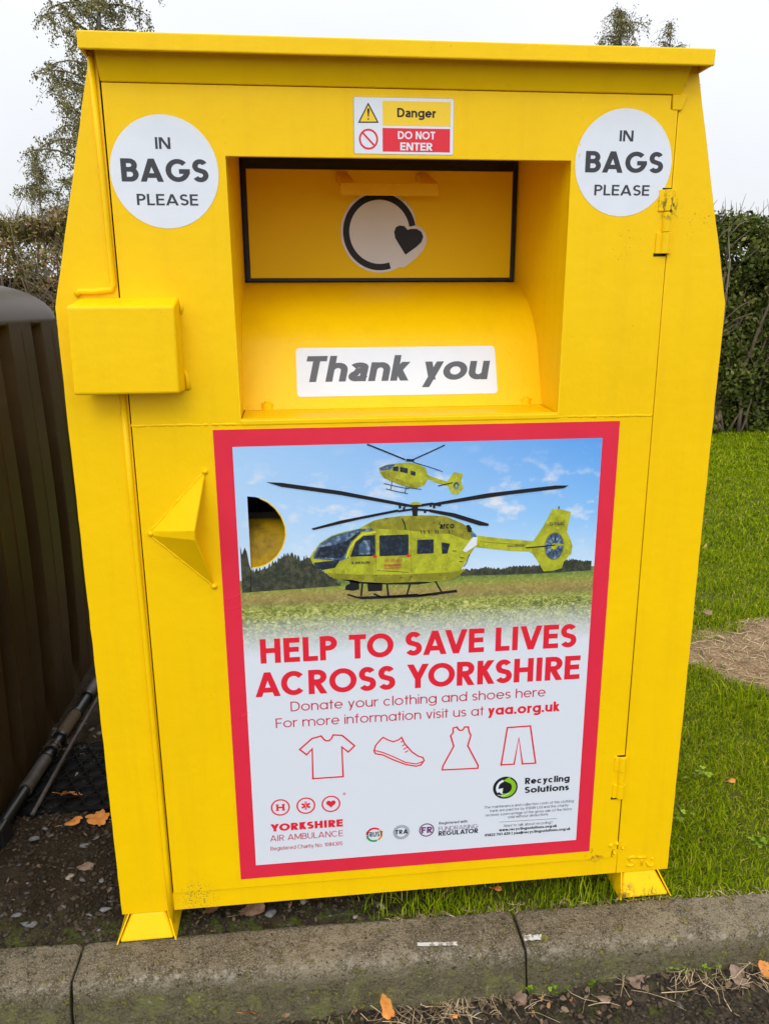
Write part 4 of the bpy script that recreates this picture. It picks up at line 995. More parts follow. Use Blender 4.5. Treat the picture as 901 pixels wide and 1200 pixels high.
# ------------------------------------------------------------------ kerb stones (915 mm)
def kerb_extra(t, p, tc, cur, setc):
    L = t.links
    def mask(scale, lo, hi, detail=8, rough=.7, dist=0):
        n_ = nd(t, 'ShaderNodeTexNoise', Scale=scale, Detail=detail, Roughness=rough, Distortion=dist); L.new(ge.outputs['Position'], n_.inputs['Vector'])
        mr = nd(t, 'ShaderNodeMapRange'); mr.inputs['From Min'].default_value = lo; mr.inputs['From Max'].default_value = hi; L.new(n_.outputs['Fac'], mr.inputs['Value']); return mr.outputs[0]
    ge = nd(t, 'ShaderNodeNewGeometry')
    sp = nd(t, 'ShaderNodeSeparateXYZ'); L.new(ge.outputs['Position'], sp.inputs[0])
    mr = nd(t, 'ShaderNodeMapRange'); mr.inputs['From Min'].default_value = .040; mr.inputs['From Max'].default_value = .005; L.new(sp.outputs['Z'], mr.inputs['Value']); low = mr.outputs[0]
    base = [None]
    def over(f, c):
        mx = nd(t, 'ShaderNodeMix', data_type='RGBA')
        L.new(f, mx.inputs[0])
        if base[0] is None: mx.inputs[6].default_value = (.33, .27, .175, 1)
        else: L.new(base[0], mx.inputs[6])
        mx.inputs[7].default_value = (*c, 1); base[0] = mx.outputs[2]; setc(base[0])
    def mul(a, b):
        mm = nd(t, 'ShaderNodeMath', operation='MULTIPLY'); L.new(a, mm.inputs[0])
        if isinstance(b, float): mm.inputs[1].default_value = b
        else: L.new(b, mm.inputs[1])
        return mm.outputs[0]
    over(mask(7, .40, .62), (.205, .165, .105))
    over(mask(34, .50, .64), (.072, .058, .034))
    over(mul(mask(11, .50, .58), .45), (.07, .06, .038))         # dark lichen patches
    over(mask(300, .50, .60), (.40, .345, .245))
    over(mask(420, .55, .62), (.045, .036, .022))                   # pale aggregate
    over(mask(120, .56, .62), (.06, .048, .028))
    m3 = nd(t, 'ShaderNodeMapRange'); m3.inputs['From Min'].default_value = .012; m3.inputs['From Max'].default_value = .036; L.new(sp.outputs['Z'], m3.inputs['Value'])
    m4 = nd(t, 'ShaderNodeMapRange'); m4.inputs['From Min'].default_value = .0515; m4.inputs['From Max'].default_value = .044; L.new(sp.outputs['Z'], m4.inputs['Value'])
    over(mul(mul(m3.outputs[0], m4.outputs[0]), mask(38, .53, .66)), (.46, .41, .32))          # scuffed pale arris
    over(mul(low, .62), (.070, .064, .028))                       # darker olive tone down the face
    over(mul(mul(mask(22, .50, .60, dist=.3), low), .7), (.20, .20, .07))
    over(mul(mask(34, .60, .66), .75), (.30, .26, .04))    # yellow lichen
    over(mul(mask(75, .60, .68), .7), (.36, .34, .27))
KERBM = mat('weathered_concrete', (.2, .18, .15), rough=.93, spec=.15, bump=[(420, .9, .004), (110, 1.0, .010), (16, .6, .012)], extra=kerb_extra)
MARKM = mat('white_road_paint', (.60, .59, .56), rough=.85, vary=(120, (.24, .21, .165), .46, .56), bump=(300, .5, .002))
KDIR = Vector((1, -.0185, 0)).normalized()
kerblab = {-2: 'grey concrete kerb stone further along to the left, outside the bank', -1: 'mossy concrete kerb stone at the far left, below the bare soil',
           0: 'long weathered kerb stone directly below the yellow bank, between two joints', 1: 'kerb stone on the right with grass behind it and a white mark near its joint',
           2: 'grey concrete kerb stone further along to the right, outside the bank'}
prof = [(0, -.10), (0, .043), (-.004, .049), (-.012, .0505), (-.05, .0515), (-.085, .0505), (-.097, .0485), (-.1045, .0445), (-.109, .037), (-.113, .022), (-.120, -.01), (-.128, -.05), (-.131, -.10)]
kerbs = {}
for kx in range(-2, 3):
    xa, xb = -.680 + .915 * kx + .003, -.680 + .915 * (kx + 1) - .003
    nx = 150; vs = []
    for i in range(nx + 1):
        x = xa + (xb - xa) * i / nx
        e = min(x - xa, xb - x); rr_ = max(0, 1 - e / .012) ** 2
        for (dy, z) in prof:
            nn = .0028 * hash2(x * 11, (dy + z) * 40, kx + 3) + .0016 * hash2(x * 45, (dy - z) * 90, 12) + .0045 * hash2(x * 3, dy * 3 + z * 3, 5) * (1 if z > -.09 else 0)
            s_ = 1 - .05 * rr_
            cyy, czz = -.065, 0
            y_ = KY(x) + (dy - cyy) * s_ + cyy - (nn if dy < -.09 else 0)
            z_ = z * (1 - .06 * rr_) + (nn if z > .03 else 0) - (.004 * rr_ * (1 + hash2(x * 50, dy * 60)) if z > 0 else 0)
            vs.append((x + (.0035 * hash2(z * 60, dy * 60, kx + 20) * max(0, 1 - e / .02)), y_, z_))
    k_ = len(prof)
    f = [(i * k_ + j, i * k_ + j + 1, (i + 1) * k_ + j + 1, (i + 1) * k_ + j) for i in range(nx) for j in range(k_ - 1)]
    mb = MB(); mb.mesh(vs, f, KERBM); mb.mesh([vs[j] for j in range(k_)], [tuple(range(k_))[::-1]], KERBM); mb.mesh([vs[nx * k_ + j] for j in range(k_)], [tuple(range(k_))], KERBM)
    o = mb.build('kerb_stone', None, smooth=False, origin=(xa, KY(xa), -.08))
    for p in o.data.polygons[:len(f)]: p.use_smooth = True
    tag(o, kerblab[kx], 'kerb stone', 'concrete kerb stones in a row'); kerbs[kx] = o
def kerbmark(px0, px1, py, w, par):
    pts = []; 
    xs = np.linspace(px0, px1, 9)
    upper = [bp(x, py(x) - w * (.6 + .4 * random.random()), 2, .0545) for x in xs]
    lower = [bp(x, py(x) + w * (.6 + .4 * random.random()), 2, .0545) for x in xs]
    mb = MB()
    for i in range(8): mb.face([lower[i], lower[i + 1], upper[i + 1], upper[i]], MARKM)
    o = mb.build('paint_mark', None)
    o.parent = par; o.matrix_parent_inverse = Matrix.Translation(-par.location)
kerbmark(489, 536, lambda x: 1106.5 - (x - 489) * .02, 2.6, kerbs[0])
kerbmark(614, 634, lambda x: 1099 - (x - 614) * .05, 4.0, kerbs[1])

# ------------------------------------------------------------------ gravel, clods, straw
def stones(n_, xr, yr, hf, smin, smax, seed, flat=.45):
    r = np.random.default_rng(seed)
    ico = np.array([(0, 0, -1), (.72, -.53, -.45), (-.28, -.85, -.45), (-.89, 0, -.45), (-.28, .85, -.45), (.72, .53, -.45), (.28, -.85, .45), (-.72, -.53, .45), (-.72, .53, .45), (.28, .85, .45), (.89, 0, .45), (0, 0, 1)])
    fc = np.array([(0, 1, 5), (0, 2, 1), (0, 3, 2), (0, 4, 3), (0, 5, 4), (1, 2, 6), (2, 3, 7), (3, 4, 8), (4, 5, 9), (5, 1, 10), (1, 6, 10), (2, 7, 6), (3, 8, 7), (4, 9, 8), (5, 10, 9), (6, 7, 11), (7, 8, 11), (8, 9, 11), (9, 10, 11), (10, 6, 11)])[:, ::-1]
    V = []; Fc = []; T = []
    for i in range(n_):
        x = r.uniform(*xr); y = r.uniform(*yr); z = hf(x, y)
        if z is None: continue
        s_ = smin + (smax - smin) * r.random() ** 3
        v = ico * (1 + r.uniform(-.48, .42, (12, 1))) * np.array([1, r.uniform(.5, .9), flat * r.uniform(.6, 1.1)]) * s_
        a = r.uniform(0, 2 * PI); b = r.normal(0, .25)
        Rz = np.array([(math.cos(a), -math.sin(a), 0), (math.sin(a), math.cos(a), 0), (0, 0, 1)]); Rx = np.array([(1, 0, 0), (0, math.cos(b), -math.sin(b)), (0, math.sin(b), math.cos(b))])
        V.append(v @ Rx.T @ Rz.T + (x, y, z + s_ * flat * .35)); Fc.append(fc + 12 * (len(V) - 1)); T += [r.random()] * 20
    return np.concatenate(V), np.concatenate(Fc), T
STM = mat('flint_gravel', (.2, .2, .2), rough=.75, tint=[(0, (.045, .042, .040)), (.5, (.10, .092, .085)), (.85, (.20, .19, .185)), (1, (.36, .33, .29))], bump=(150, .4, .003))
CLM = mat('soil_crumbs', (.03, .02, .013), rough=.95, tint=[(0, (.014, .010, .007)), (.6, (.045, .031, .019)), (1, (.085, .062, .040))], bump=(200, .6, .003))
lv = lambda x, y: soil_h(x, y) if x < -.05 else None
v, f, T_ = stones(620, (-1.15, .1), (-.015, 1.0), lv, .002, .016, 3, .20)
tag(npmesh('gravel', v, f, STM, tint=T_), 'pale flint chips scattered over the dark soil', 'gravel', kind='stuff')
v, f, T_ = stones(19000, (-1.15, .2), (-.018, .8), lv, .0012, .0085, 4, .7)
tag(npmesh('soil_crumbs', v, f, CLM, tint=T_), 'dark soil crumbs beside the yellow bank', 'soil', kind='stuff')
gutf = lambda x, y: gut_h(x, y)
v, f, T_ = stones(16000, (-.75, 1.1), (-.36, -.13), gutf, .001, .0075, 5, .7)
tag(npmesh('gutter_grit', v, f, CLM, tint=T_), 'dark grit and soil crumbs along the kerb foot', 'grit', kind='stuff')
v, f, T_ = stones(120, (-.6, 1.2), (-.42, -.14), gutf, .002, .010, 6, .4)
tag(npmesh('gutter_gravel', v, f, STM, tint=T_), 'small stones along the kerb foot', 'gravel', kind='stuff')

def blades(x, y, z, h, w, seed, lean=.5, curl=.6):
    r = np.random.default_rng(seed); n_ = len(x)
    a = r.uniform(0, 2 * PI, n_); d = np.stack([np.cos(a), np.sin(a), 0 * a], 1)
    a2 = a + PI / 2 + r.normal(0, .5, n_); s_ = np.stack([np.cos(a2), np.sin(a2), 0 * a], 1) * (w / 2)[:, None]
    b = np.stack([x, y, z], 1); le = (r.random(n_) * lean)[:, None]; H = h[:, None]; up = np.array([[0, 0, 1.]])
    m1 = b + up * H * .5 * (1 - le * .3) + d * H * .35 * le
    tp = b + up * H * (1 - le * curl) + d * H * 1.0 * le
    V = np.stack([b - s_, b + s_, m1 - s_ * .8, m1 + s_ * .8, tp], 1).reshape(-1, 3)
    i = np.arange(n_)[:, None] * 5
    Fc = np.stack([i + [0, 1, 3], i + [0, 3, 2], i + [2, 3, 4]], 1).reshape(-1, 3)
    return V, Fc, np.repeat(r.random(n_), 3)
GRM = mat('grass_blades', (.08, .16, .02), rough=.75, spec=.06, tint=[(0, (.065, .110, .001)), (.35, (.145, .225, .001)), (.72, (.235, .315, .002)), (.93, (.34, .37, .01)), (1, (.46, .36, .10))])
def zone(n_, xr, yr, hr, wr, seed, dens=None, z0=.03):
    r = np.random.default_rng(seed); x = r.uniform(*xr, n_); y = r.uniform(*yr, n_)
    keep = np.ones(n_, bool)
    pr_ = r.random(n_)
    cl = np.array([hash2(a * 6, b * 6, 20) + .6 * hash2(a * 1.7, b * 1.7, 21) for a, b in zip(x, y)])
    for i in range(n_):
        if y[i] < KY(x[i]) - .004: keep[i] = False
        elif dens and pr_[i] > dens(x[i], y[i]): keep[i] = False
        elif bare(x[i], y[i]) < 1 and pr_[i] > .05: keep[i] = False
        elif -.62 < x[i] < .615 and y[i] > .04: keep[i] = pr_[i] < .25
    x, y, cl = x[keep], y[keep], cl[keep]; m_ = len(x)
    h = r.uniform(*hr, m_) * np.where(r.random(m_) < .05, 1.8, 1) * np.clip(1 + .9 * cl, .35, 2); w = r.uniform(*wr, m_)
    return x, y, np.full(m_, z0), h, w
parts = []
def addz(*a, lean=.6, **k_):
    q = zone(*a, **k_); parts.append(blades(*q, seed=a[5] + 50, lean=lean))
fr = lambda x, y: min(1, max(0, (x + .14) / .22)) ** 1.3 * (.55 if x < .6 else 1)
addz(75000, (.56, 1.9), (-.06, 1.1), (.010, .030), (.0013, .0030), 1, lean=1.3)
addz(80000, (.75, 3.0), (1.0, 2.4), (.012, .030), (.0018, .004), 2, lean=1.3)
addz(90000, (1.4, 4.6), (2.2, 4.4), (.014, .034), (.003, .006), 3, lean=1.2)
addz(90000, (2.2, 6.6), (4.2, 6.7), (.018, .040), (.005, .009), 4, lean=1.2)
addz(9500, (-.2, .62), (-.045, .16), (.018, .046), (.0016, .0032), 5, dens=fr, lean=.8, z0=.033)
addz(9000, (-6.0, 2.0), (2.2, 7.5), (.04, .07), (.01, .016), 6, lean=.8)
# long tuft beside the bare patch, and shaggy edge over the kerb
r = np.random.default_rng(9)
for cx_, cy_, n_, hh in ((1.42, .66, 260, .15), (1.62, .72, 200, .15), (1.26, .80, 130, .11), (1.9, .68, 180, .14), (.70, .02, 60, .05), (1.05, .10, 60, .07)):
    x = cx_ + r.normal(0, .05, n_); y = cy_ + r.normal(0, .04, n_)
    parts.append(blades(x, y, np.full(n_, .03), r.uniform(.5, 1, n_) * hh, r.uniform(.002, .0042, n_), seed=int(cx_ * 100), lean=1.3, curl=.55))
V = []; Fc = []; T_ = []; o_ = 0
for a, b, c_ in parts: V.append(a); Fc.append(b + o_); T_.append(c_); o_ += len(a)
tag(npmesh('grass', np.concatenate(V), np.concatenate(Fc), GRM, tint=np.concatenate(T_)), 'green lawn grass right of the yellow bank', 'grass', kind='stuff')
# broad clover-like weeds in the lawn
CLV = mat('weed_leaves', (.10, .2, .03), rough=.5, spec=.1, tint=[(0, (.10, .17, .01)), (.6, (.19, .30, .02)), (1, (.27, .38, .05))])
# straw
STR = mat('dry_straw', (.35, .27, .15), rough=.8, tint=[(0, (.16, .105, .05)), (.5, (.36, .26, .14)), (1, (.58, .46, .28))])
def straw(name, n_, fx, hf, ln, w, seed, label):
    r = np.random.default_rng(seed); V = []; Fc = []; T_ = []
    for i in range(n_):
        x, y = fx(r); a = r.uniform(0, 2 * PI); L_ = r.uniform(*ln); b = r.normal(0, .9); zz = hf(x, y)
        pts = []
        for k_ in range(4):
            t_ = (k_ / 3 - .5) * L_; a_ = a + b * (k_ / 3 - .5)
            pts.append((x + math.cos(a_) * t_, y + math.sin(a_) * t_, zz + .003 + (.5 - abs(k_ / 3 - .5)) * L_ * r.uniform(0, .35)))
        s_ = np.array((-math.sin(a), math.cos(a), .3)) * w * r.uniform(.6, 1.2); o_ = len(V)
        for p in pts: V += [np.array(p) - s_, np.array(p) + s_]
        for k_ in range(3): Fc.append((o_ + 2 * k_, o_ + 2 * k_ + 1, o_ + 2 * k_ + 3, o_ + 2 * k_ + 2)); T_.append(r.random())
    return tag(npmesh(name, np.array(V), np.array(Fc), STR, tint=T_), label, 'dry grass', kind='stuff')
def fbare(r):
    while True:
        x, y = r.uniform(1.1, 3.0), r.uniform(.7, 1.6)
        if bare(x, y) < 1.08: return x, y
straw('straw_litter', 1500, fbare, bare_h, (.03, .11), .0013, 11, 'dry straw and clippings on the bare patch of lawn')
def fg(r):
    c_ = [(.03, -.160, .10), (.12, -.17, .09), (.70, -.155, .10), (.62, -.19, .07), (.30, -.16, .15)][r.choice(5, p=[.25, .2, .3, .12, .13])]
    return c_[0] + r.normal(0, c_[2]), min(-.140, c_[1] + r.normal(0, .022))
straw('gutter_straw', 230, fg, lambda x, y: gut_h(x, y) + .004, (.02, .09), .0007, 12, 'dry grass stalks lying along the foot of the kerb')
straw('kerb_edge_straw', 190, lambda r: ((lambda x: (x, KY(x) + r.normal(.002, .006)))(r.uniform(-.05, 1.1))), lambda x, y: .046, (.012, .04), .0006, 13, 'dead grass ends along the back of the kerb')

def flakes(name, n_, fx, hf, size, seed, label):
    r = np.random.default_rng(seed); V = []; Fc = []; T_ = []
    for i in range(n_):
        x, y = fx(r); s_ = r.uniform(*size); a = r.uniform(0, 2 * PI); N_ = np.array((r.normal(0, .5), r.normal(0, .5), 1)); N_ /= np.linalg.norm(N_)
        u_ = np.cross(N_, (math.cos(a), math.sin(a), 0)); u_ /= np.linalg.norm(u_); v_ = np.cross(N_, u_); o_ = len(V); c_ = np.array((x, y, hf(x, y) + .003 + s_ * .2))
        k_ = 5
        for j in range(k_):
            b = 2 * PI * j / k_; q = r.uniform(.55, 1.1) * s_; V.append(c_ + u_ * math.cos(b) * q + v_ * math.sin(b) * q * .6)
        Fc.append(tuple(range(o_, o_ + k_))); T_.append(r.random())
    return tag(npmesh(name, np.array(V), np.array(Fc), LITM, tint=T_), label, 'leaf litter', kind='stuff')
LITM = mat('leaf_litter', (.1, .06, .03), rough=.85, tint=[(0, (.030, .018, .010)), (.5, (.085, .052, .028)), (.8, (.17, .11, .06)), (.95, (.26, .19, .12)), (1, (.40, .17, .04))])
flakes('gutter_litter', 700, lambda r: (r.uniform(-.4, 1.1), -.135 - abs(r.normal(0, .06))), gut_h, (.003, .012), 61, 'crumbled brown leaf bits in the gutter')
flakes('soil_litter', 420, lambda r: (r.uniform(-1.15, .2), r.uniform(-.01, .9)), soil_h, (.003, .010), 62, 'crumbled leaf bits on the soil by the bank')
# ------------------------------------------------------------------ fallen leaves
LFO = mat('orange_leaf', (.62, .20, .03), rough=.6, vary=[(40, (.72, .33, .06), .4, .65), (150, (.30, .09, .02), .6, .7)], bump=(90, .4, .003))
LFB = mat('brown_leaf', (.20, .10, .055), rough=.7, vary=(50, (.30, .19, .12), .4, .65), bump=(90, .4, .003))
LFG = mat('faded_leaf', (.20, .125, .085), rough=.75, vary=(50, (.32, .225, .17), .4, .65), bump=(90, .4, .003))
def fallen(px, py, zz, size, ang, m, label, kind=0, tilt=.2, name='fallen_leaf', cat='leaf', group='fallen leaves'):
    c_ = bp(px, py, 2, zz); r = random.Random(px * 7 + py)
    nn = 26; vs = [(0, 0, .002)]
    for i in range(nn):
        a = 2 * PI * i / nn
        if kind == 0: rr_ = .5 * (1 + .25 * math.cos(a)) * (1 + .07 * math.sin(7 * a) + .05 * math.sin(3 * a + px) + r.uniform(-.09, .09)) * (1 if abs(math.sin(a)) < .97 else .9)
        else: rr_ = .5 * (.74 + .26 * abs(math.cos(2.5 * a + .4)) ** .7) * (1 + r.uniform(-.16, .13)) * (1 + .25 * math.cos(a))
        x, y = rr_ * math.cos(a) * size, rr_ * math.sin(a) * size * (.62 if kind == 0 else .95)
        vs.append((x, y, .10 * size * math.sin(2 * a + r.random()) + .12 * size * abs(y / size) + r.uniform(0, .02) * size))
    fs = [(0, 1 + i, 1 + (i + 1) % nn) for i in range(nn)]
    vs += [(x, y, z - .0006) for x, y, z in vs]; n1 = nn + 1
    fs += [(n1, n1 + 1 + (i + 1) % nn, n1 + 1 + i) for i in range(nn)]
    mb = MB(); mb.mesh(vs, fs, m); mb.tube([(-.42 * size, 0, .001), (-.8 * size, .06 * size, .004)], .0006, m, 5)
    o = mb.build(name, None, smooth=True)
    o.location = c_ + Vector((0, 0, .004)); o.rotation_euler = (r.uniform(-tilt, tilt), r.uniform(-tilt, tilt), R(ang))
    return tag(o, label, cat, group)
fallen(82, 932, .055, .062, 40, LFO, 'curled orange leaf on the black ground grid beside the pole', tilt=.5)
fallen(83, 966, .052, .045, 25, LFO, 'orange leaf lying on soil just in front of the black ground grid')
fallen(117, 961, .052, .062, 170, LFO, 'tattered orange leaf touching the left edge of the yellow bank', 1)
fallen(97, 1018, .05, .04, 20, LFG, 'small pale curled leaf on the open soil left of the bank')
fallen(292, 1069, .048, .06, 20, LFB, 'brown leaf in the shadow under the bank near its left foot')
fallen(246, 1068, .048, .045, 60, LFB, 'dark red brown leaf in the shadow beside the left foot')
fallen(581, 1043, .056, .022, 10, LFO, 'small orange leaf under the bank in the grass')
fallen(855, 917, .060, .024, 5, LFO, 'small orange leaf lying on the lawn right of the bank')
fallen(826, 719, .07, .05, 5, LFB, 'brown leaf on the lawn above the bare patch')
fallen(297, 1188, -.047, .050, 35, LFO, 'bright orange leaf in the dark gap at the foot of the kerb', tilt=.5)
fallen(335, 1190, -.05, .026, 50, LFB, 'small tan leaf beside the orange leaf in the kerb gap')
fallen(454, 1185, -.040, .048, 100, LFO, 'orange leaf with a ragged edge among straw at the kerb foot', 0, .45)
fallen(446, 1163, -.03, .03, 80, LFB, 'small brown curled leaf leaning on the kerb above an orange leaf', 0, .8)
fallen(748, 1152, -.036, .075, 15, LFG, 'large faded brown lobed leaf against the foot of the right kerb stone', 1, .35)
fallen(868, 1150, -.034, .06, 65, LFG, 'faded brown leaf among the straw at the lower right', 1, .35)
fallen(897, 1140, -.030, .04, 80, LFO, 'orange leaf at the far lower right edge beside the straw', 0, .4)
fallen(532, 1193, -.04, .012, 0, LFO, 'tiny orange leaf scrap in the gutter left of the kerb joint')
fallen(607, 1172, -.045, .03, 10, LFG, 'grey brown leaf piece in the gutter below the kerb joint', 1)
fallen(705, 1172, -.04, .028, -20, LFG, 'pale torn leaf piece in the gutter left of the large faded leaf')

# ------------------------------------------------------------------ little plants at the kerb foot
def weed(px, py, zz, n_, sp, s_, label, name='small_weed'):
    c_ = bp(px, py, 2, zz); r = np.random.default_rng(px); mb = MB(); V = []; Fc = []; T_ = []
    root = tag(empty(name, c_), label, 'weed', 'small green weeds at the kerb')
    stem = MB()
    for i in range(n_):
        x, y, z = r.normal(0, sp), r.normal(0, sp * .4), r.uniform(.006, .022); t_ = r.random(); rr_ = s_ * r.uniform(.7, 1.2)
        ax = r.normal(0, .35); ay = r.normal(-.3, .3)
        stem.tube([(x * .3, y * .3, -.004), (x * .8, y * .8, z * .7), (x, y, z)], .0005, CLV, 4)
        for k_ in range(3):
            a0 = 2 * PI * k_ / 3 + r.random(); o_ = len(V); cx_, cy_ = x + math.cos(a0) * rr_ * .8, y + math.sin(a0) * rr_ * .8
            for j in range(8):
                a = 2 * PI * j / 8; dx, dy = cx_ + math.cos(a) * rr_ * .8 - x, cy_ + math.sin(a) * rr_ * .8 - y
                V.append((x + dx, y + dy, z - .25 * rr_ + dx * ax + dy * ay))
            Fc.append(tuple(range(o_, o_ + 8))); T_.append(t_)
    o = npmesh('leaves', np.array(V), np.array(Fc), CLV, parent=root, tint=T_)
    stem.build('stems', root)
weed(797, 1138, -.035, 16, .018, .0052, 'bright green clover weed at the foot of the right kerb stone')
weed(832, 1141, -.033, 7, .008, .0042, 'small green weed right of the clover, beside the straw')
weed(622, 1163, -.03, 8, .010, .003, 'tiny green moss weeds at the bottom of the kerb joint')
weed(649, 1163, -.035, 9, .012, .0032, 'tiny green seedlings in the gutter just right of the kerb joint')
weed(694, 1157, -.035, 6, .008, .0030, 'tiny green seedlings left of the large faded leaf')
for i_, (px, py, n_, lab) in enumerate([(812, 912, 10, 'pale low weed in the lawn near the edge of the yellow bank'), (885, 990, 12, 'broad leaved weed in the lawn at the right edge of the photo'), (800, 960, 8, 'low weed in the lawn beside the lower corner of the bank')]):
    weed(px, py, .05, n_, .03, .006, lab)

# ================================================================== DARK RIBBED TANK
def tank():
    root = tag(empty('recycling_tank', (-1.9, .85, .03)), 'tall dark brown ribbed plastic tank with rounded top left of the yellow bank', 'recycling tank')
    a_, b_, rc = .90, .98, .42                                   # half sizes, corner radius
    cx_, cy_ = -1.9, .78
    # perimeter samples (straight right wall first, fine)
    per = []
    def seg(p, q, n_):
        for i in range(n_): per.append((p[0] + (q[0] - p[0]) * i / n_, p[1] + (q[1] - p[1]) * i / n_))
    def cor(ox, oy, a0, n_):
        for i in range(n_): a = R(a0 + 90 * i / n_); per.append((ox + rc * math.cos(a), oy + rc * math.sin(a)))
    xr_, xl_, yf, yb = cx_ + a_, cx_ - a_, cy_ - b_, cy_ + b_
    seg((xr_, yf + rc), (xr_, yb - rc), 260); cor(xr_ - rc, yb - rc, 0, 130); seg((xr_ - rc, yb), (xl_ + rc, yb), 20); cor(xl_ + rc, yb - rc, 90, 16)
    seg((xl_, yb - rc), (xl_, yf + rc), 20); cor(xl_ + rc, yf + rc, 180, 40); seg((xl_ + rc, yf), (xr_ - rc, yf), 200); cor(xr_ - rc, yf + rc, 270, 130)
    P = np.array(per); n_ = len(P)
    dd = np.linalg.norm(np.roll(P, -1, 0) - P, axis=1); s_ = np.concatenate([[0], np.cumsum(dd)[:-1]]); s_ += P[0, 1]     # arc length measured as y on the right wall
    tn = np.roll(P, -1, 0) - np.roll(P, 1, 0); tn /= np.linalg.norm(tn, axis=1)[:, None]; N = np.stack([tn[:, 1], -tn[:, 0]], 1)
    u = (s_ - .838) % .295                                          # recess from .838 to .938 etc.
    rec = np.clip(np.minimum(u / .010, (.100 - u) / .010), 0, 1)
    u2 = (s_ - .985) % .295; fine = np.exp(-((u2 - .06) / .004) ** 2)
    zs = [0, .06, .10] + list(np.linspace(.14, 1.1, 26)) + [1.16, 1.20, 1.225, 1.240, 1.250, 1.256, 1.262, 1.27]
    rows = []
    for z in zs:
        top = min(1, max(0, (1.258 - z) / .012)) * min(1, max(0, (z - .04) / .03))
        bul = .015 * math.sin(PI * min(1, z / 1.25))
        d = -.032 * rec * top + .003 * fine * top + bul
        rows.append(np.concatenate([P + N * d[:, None], np.full((n_, 1), z)], 1))
    H0, rs = 1.262, .122
    c2 = np.array([cx_, cy_])
    for a in np.linspace(6, 90, 15):                                # shoulder
        ins = rs * 1.9 * (1 - math.cos(R(a))); z = H0 + rs * math.sin(R(a))
        rows.append(np.concatenate([P - N * ins, np.full((n_, 1), z)], 1))
    q = rows[-1][:, :2]
    for k_, dz in ((.5, .02), (.02, .03)): rows.append(np.concatenate([c2 + (q - c2) * k_, np.full((n_, 1), H0 + rs + dz)], 1))
    V = np.concatenate(rows); m_ = len(rows); i = np.arange(n_); F_ = []
    for j in range(m_ - 1): F_.append(np.stack([j * n_ + i, j * n_ + (i + 1) % n_, (j + 1) * n_ + (i + 1) % n_, (j + 1) * n_ + i], 1))
    TK = mat('dark_brown_plastic', (.040, .025, .010), rough=.38, spec=.18, vary=[(2.5, (.058, .038, .018), .4, .65)], bump=[(12, .10, .004)])
    V = V - np.array([-1.9, .85, .0])
    o = npmesh('ribbed_body', V, np.concatenate(F_), TK, parent=root, smooth=True)
    es = o.modifiers.new('edges', 'EDGE_SPLIT'); es.split_angle = R(40)
tank()
# ------------------------------------------------------------------ banded pole on the ground
POLB = mat('black_plastic_pole', (.012, .012, .014), rough=.3, spec=.6, bump=(40, .1, .002))
POLG = mat('grey_worn_tape', (.085, .072, .068), rough=.55, vary=(30, (.05, .04, .035), .4, .6), bump=(80, .4, .003))
POLBR = mat('brown_fibre_wrap', (.11, .075, .045), rough=.85, bump=(180, .9, .006))
root = tag(empty('banded_pole', (-.97, .40, .03)), 'black pole wrapped with grey and brown bands lying along the foot of the dark tank', 'pole')
Pp = [bp(x, y, 0, -.955) for x, y in [(8, 968), (28, 940), (60, 896), (90, 852), (112, 812)]]
Pp = [Vector((p.x, p.y, max(.055, p.z))) for p in Pp]
a, b = bp(3, 966, 2, .075), bp(116, 797, 2, .22)
a, b = Vector((-.972, a.y, .078)), bp(118, 793, 0, -.93)
def on(t_): return a.lerp(b, t_)
def addp(name, t0, t1, r_, m, nn=2):
    mb = MB(); mb.tube([on(t0 + (t1 - t0) * i / nn) - root.location for i in range(nn + 1)], r_, m, 14); o = mb.build(name, root, smooth=True)
    e = o.modifiers.new('edges', 'EDGE_SPLIT'); e.split_angle = R(40)
addp('pole_tube', -.25, 1.25, .0150, POLB)
for t0, t1, m in ((.17, .36, POLG), (.50, .68, POLBR), (.83, .98, POLG)): addp('band', t0, t1, .0185, m)
for t_ in (.36, .41, .50, .68, .82, 1.0): addp('clamp_ring', t_ - .006, t_ + .006, .0208, POLB)
mb = MB(); q_ = on(-.02) - root.location
mb.hexa([q_ + Vector(v) for v in [(-.03, -.035, -.045), (.02, -.035, -.045), (.028, .02, -.045), (-.03, .02, -.045), (-.026, -.03, .012), (.012, -.03, .012), (.016, .015, .016), (-.026, .015, .016)]], POLB)
mb.build('end_bracket', root, bevel=.006)
r = random.Random(4); mb = MB()
for k_ in range(7):
    t_ = .40 + .05 * r.random(); c_ = on(t_) - root.location; pts = [c_ + Vector((.022 * math.cos(a_ + k_), r.uniform(-.008, .008), .022 * math.sin(a_ + k_))) for a_ in np.linspace(0, 5.5, 12)]
    mb.tube(pts, .0009, POLBR, 5)
mb.build('string_wrap', root)
o = MB(); a2, b2 = bp(35, 985, 2, .055), bp(120, 830, 2, .06)
a2, b2 = bp(38, 955, 2, .055), bp(122, 806, 2, .12)
o.tube([a2, a2.lerp(b2, .5) + Vector((0, 0, .004)), b2], .006, POLG, 10)
tag(o.build('thin_rod', None, smooth=True), 'thin grey rod lying on the soil just right of the banded pole', 'rod')
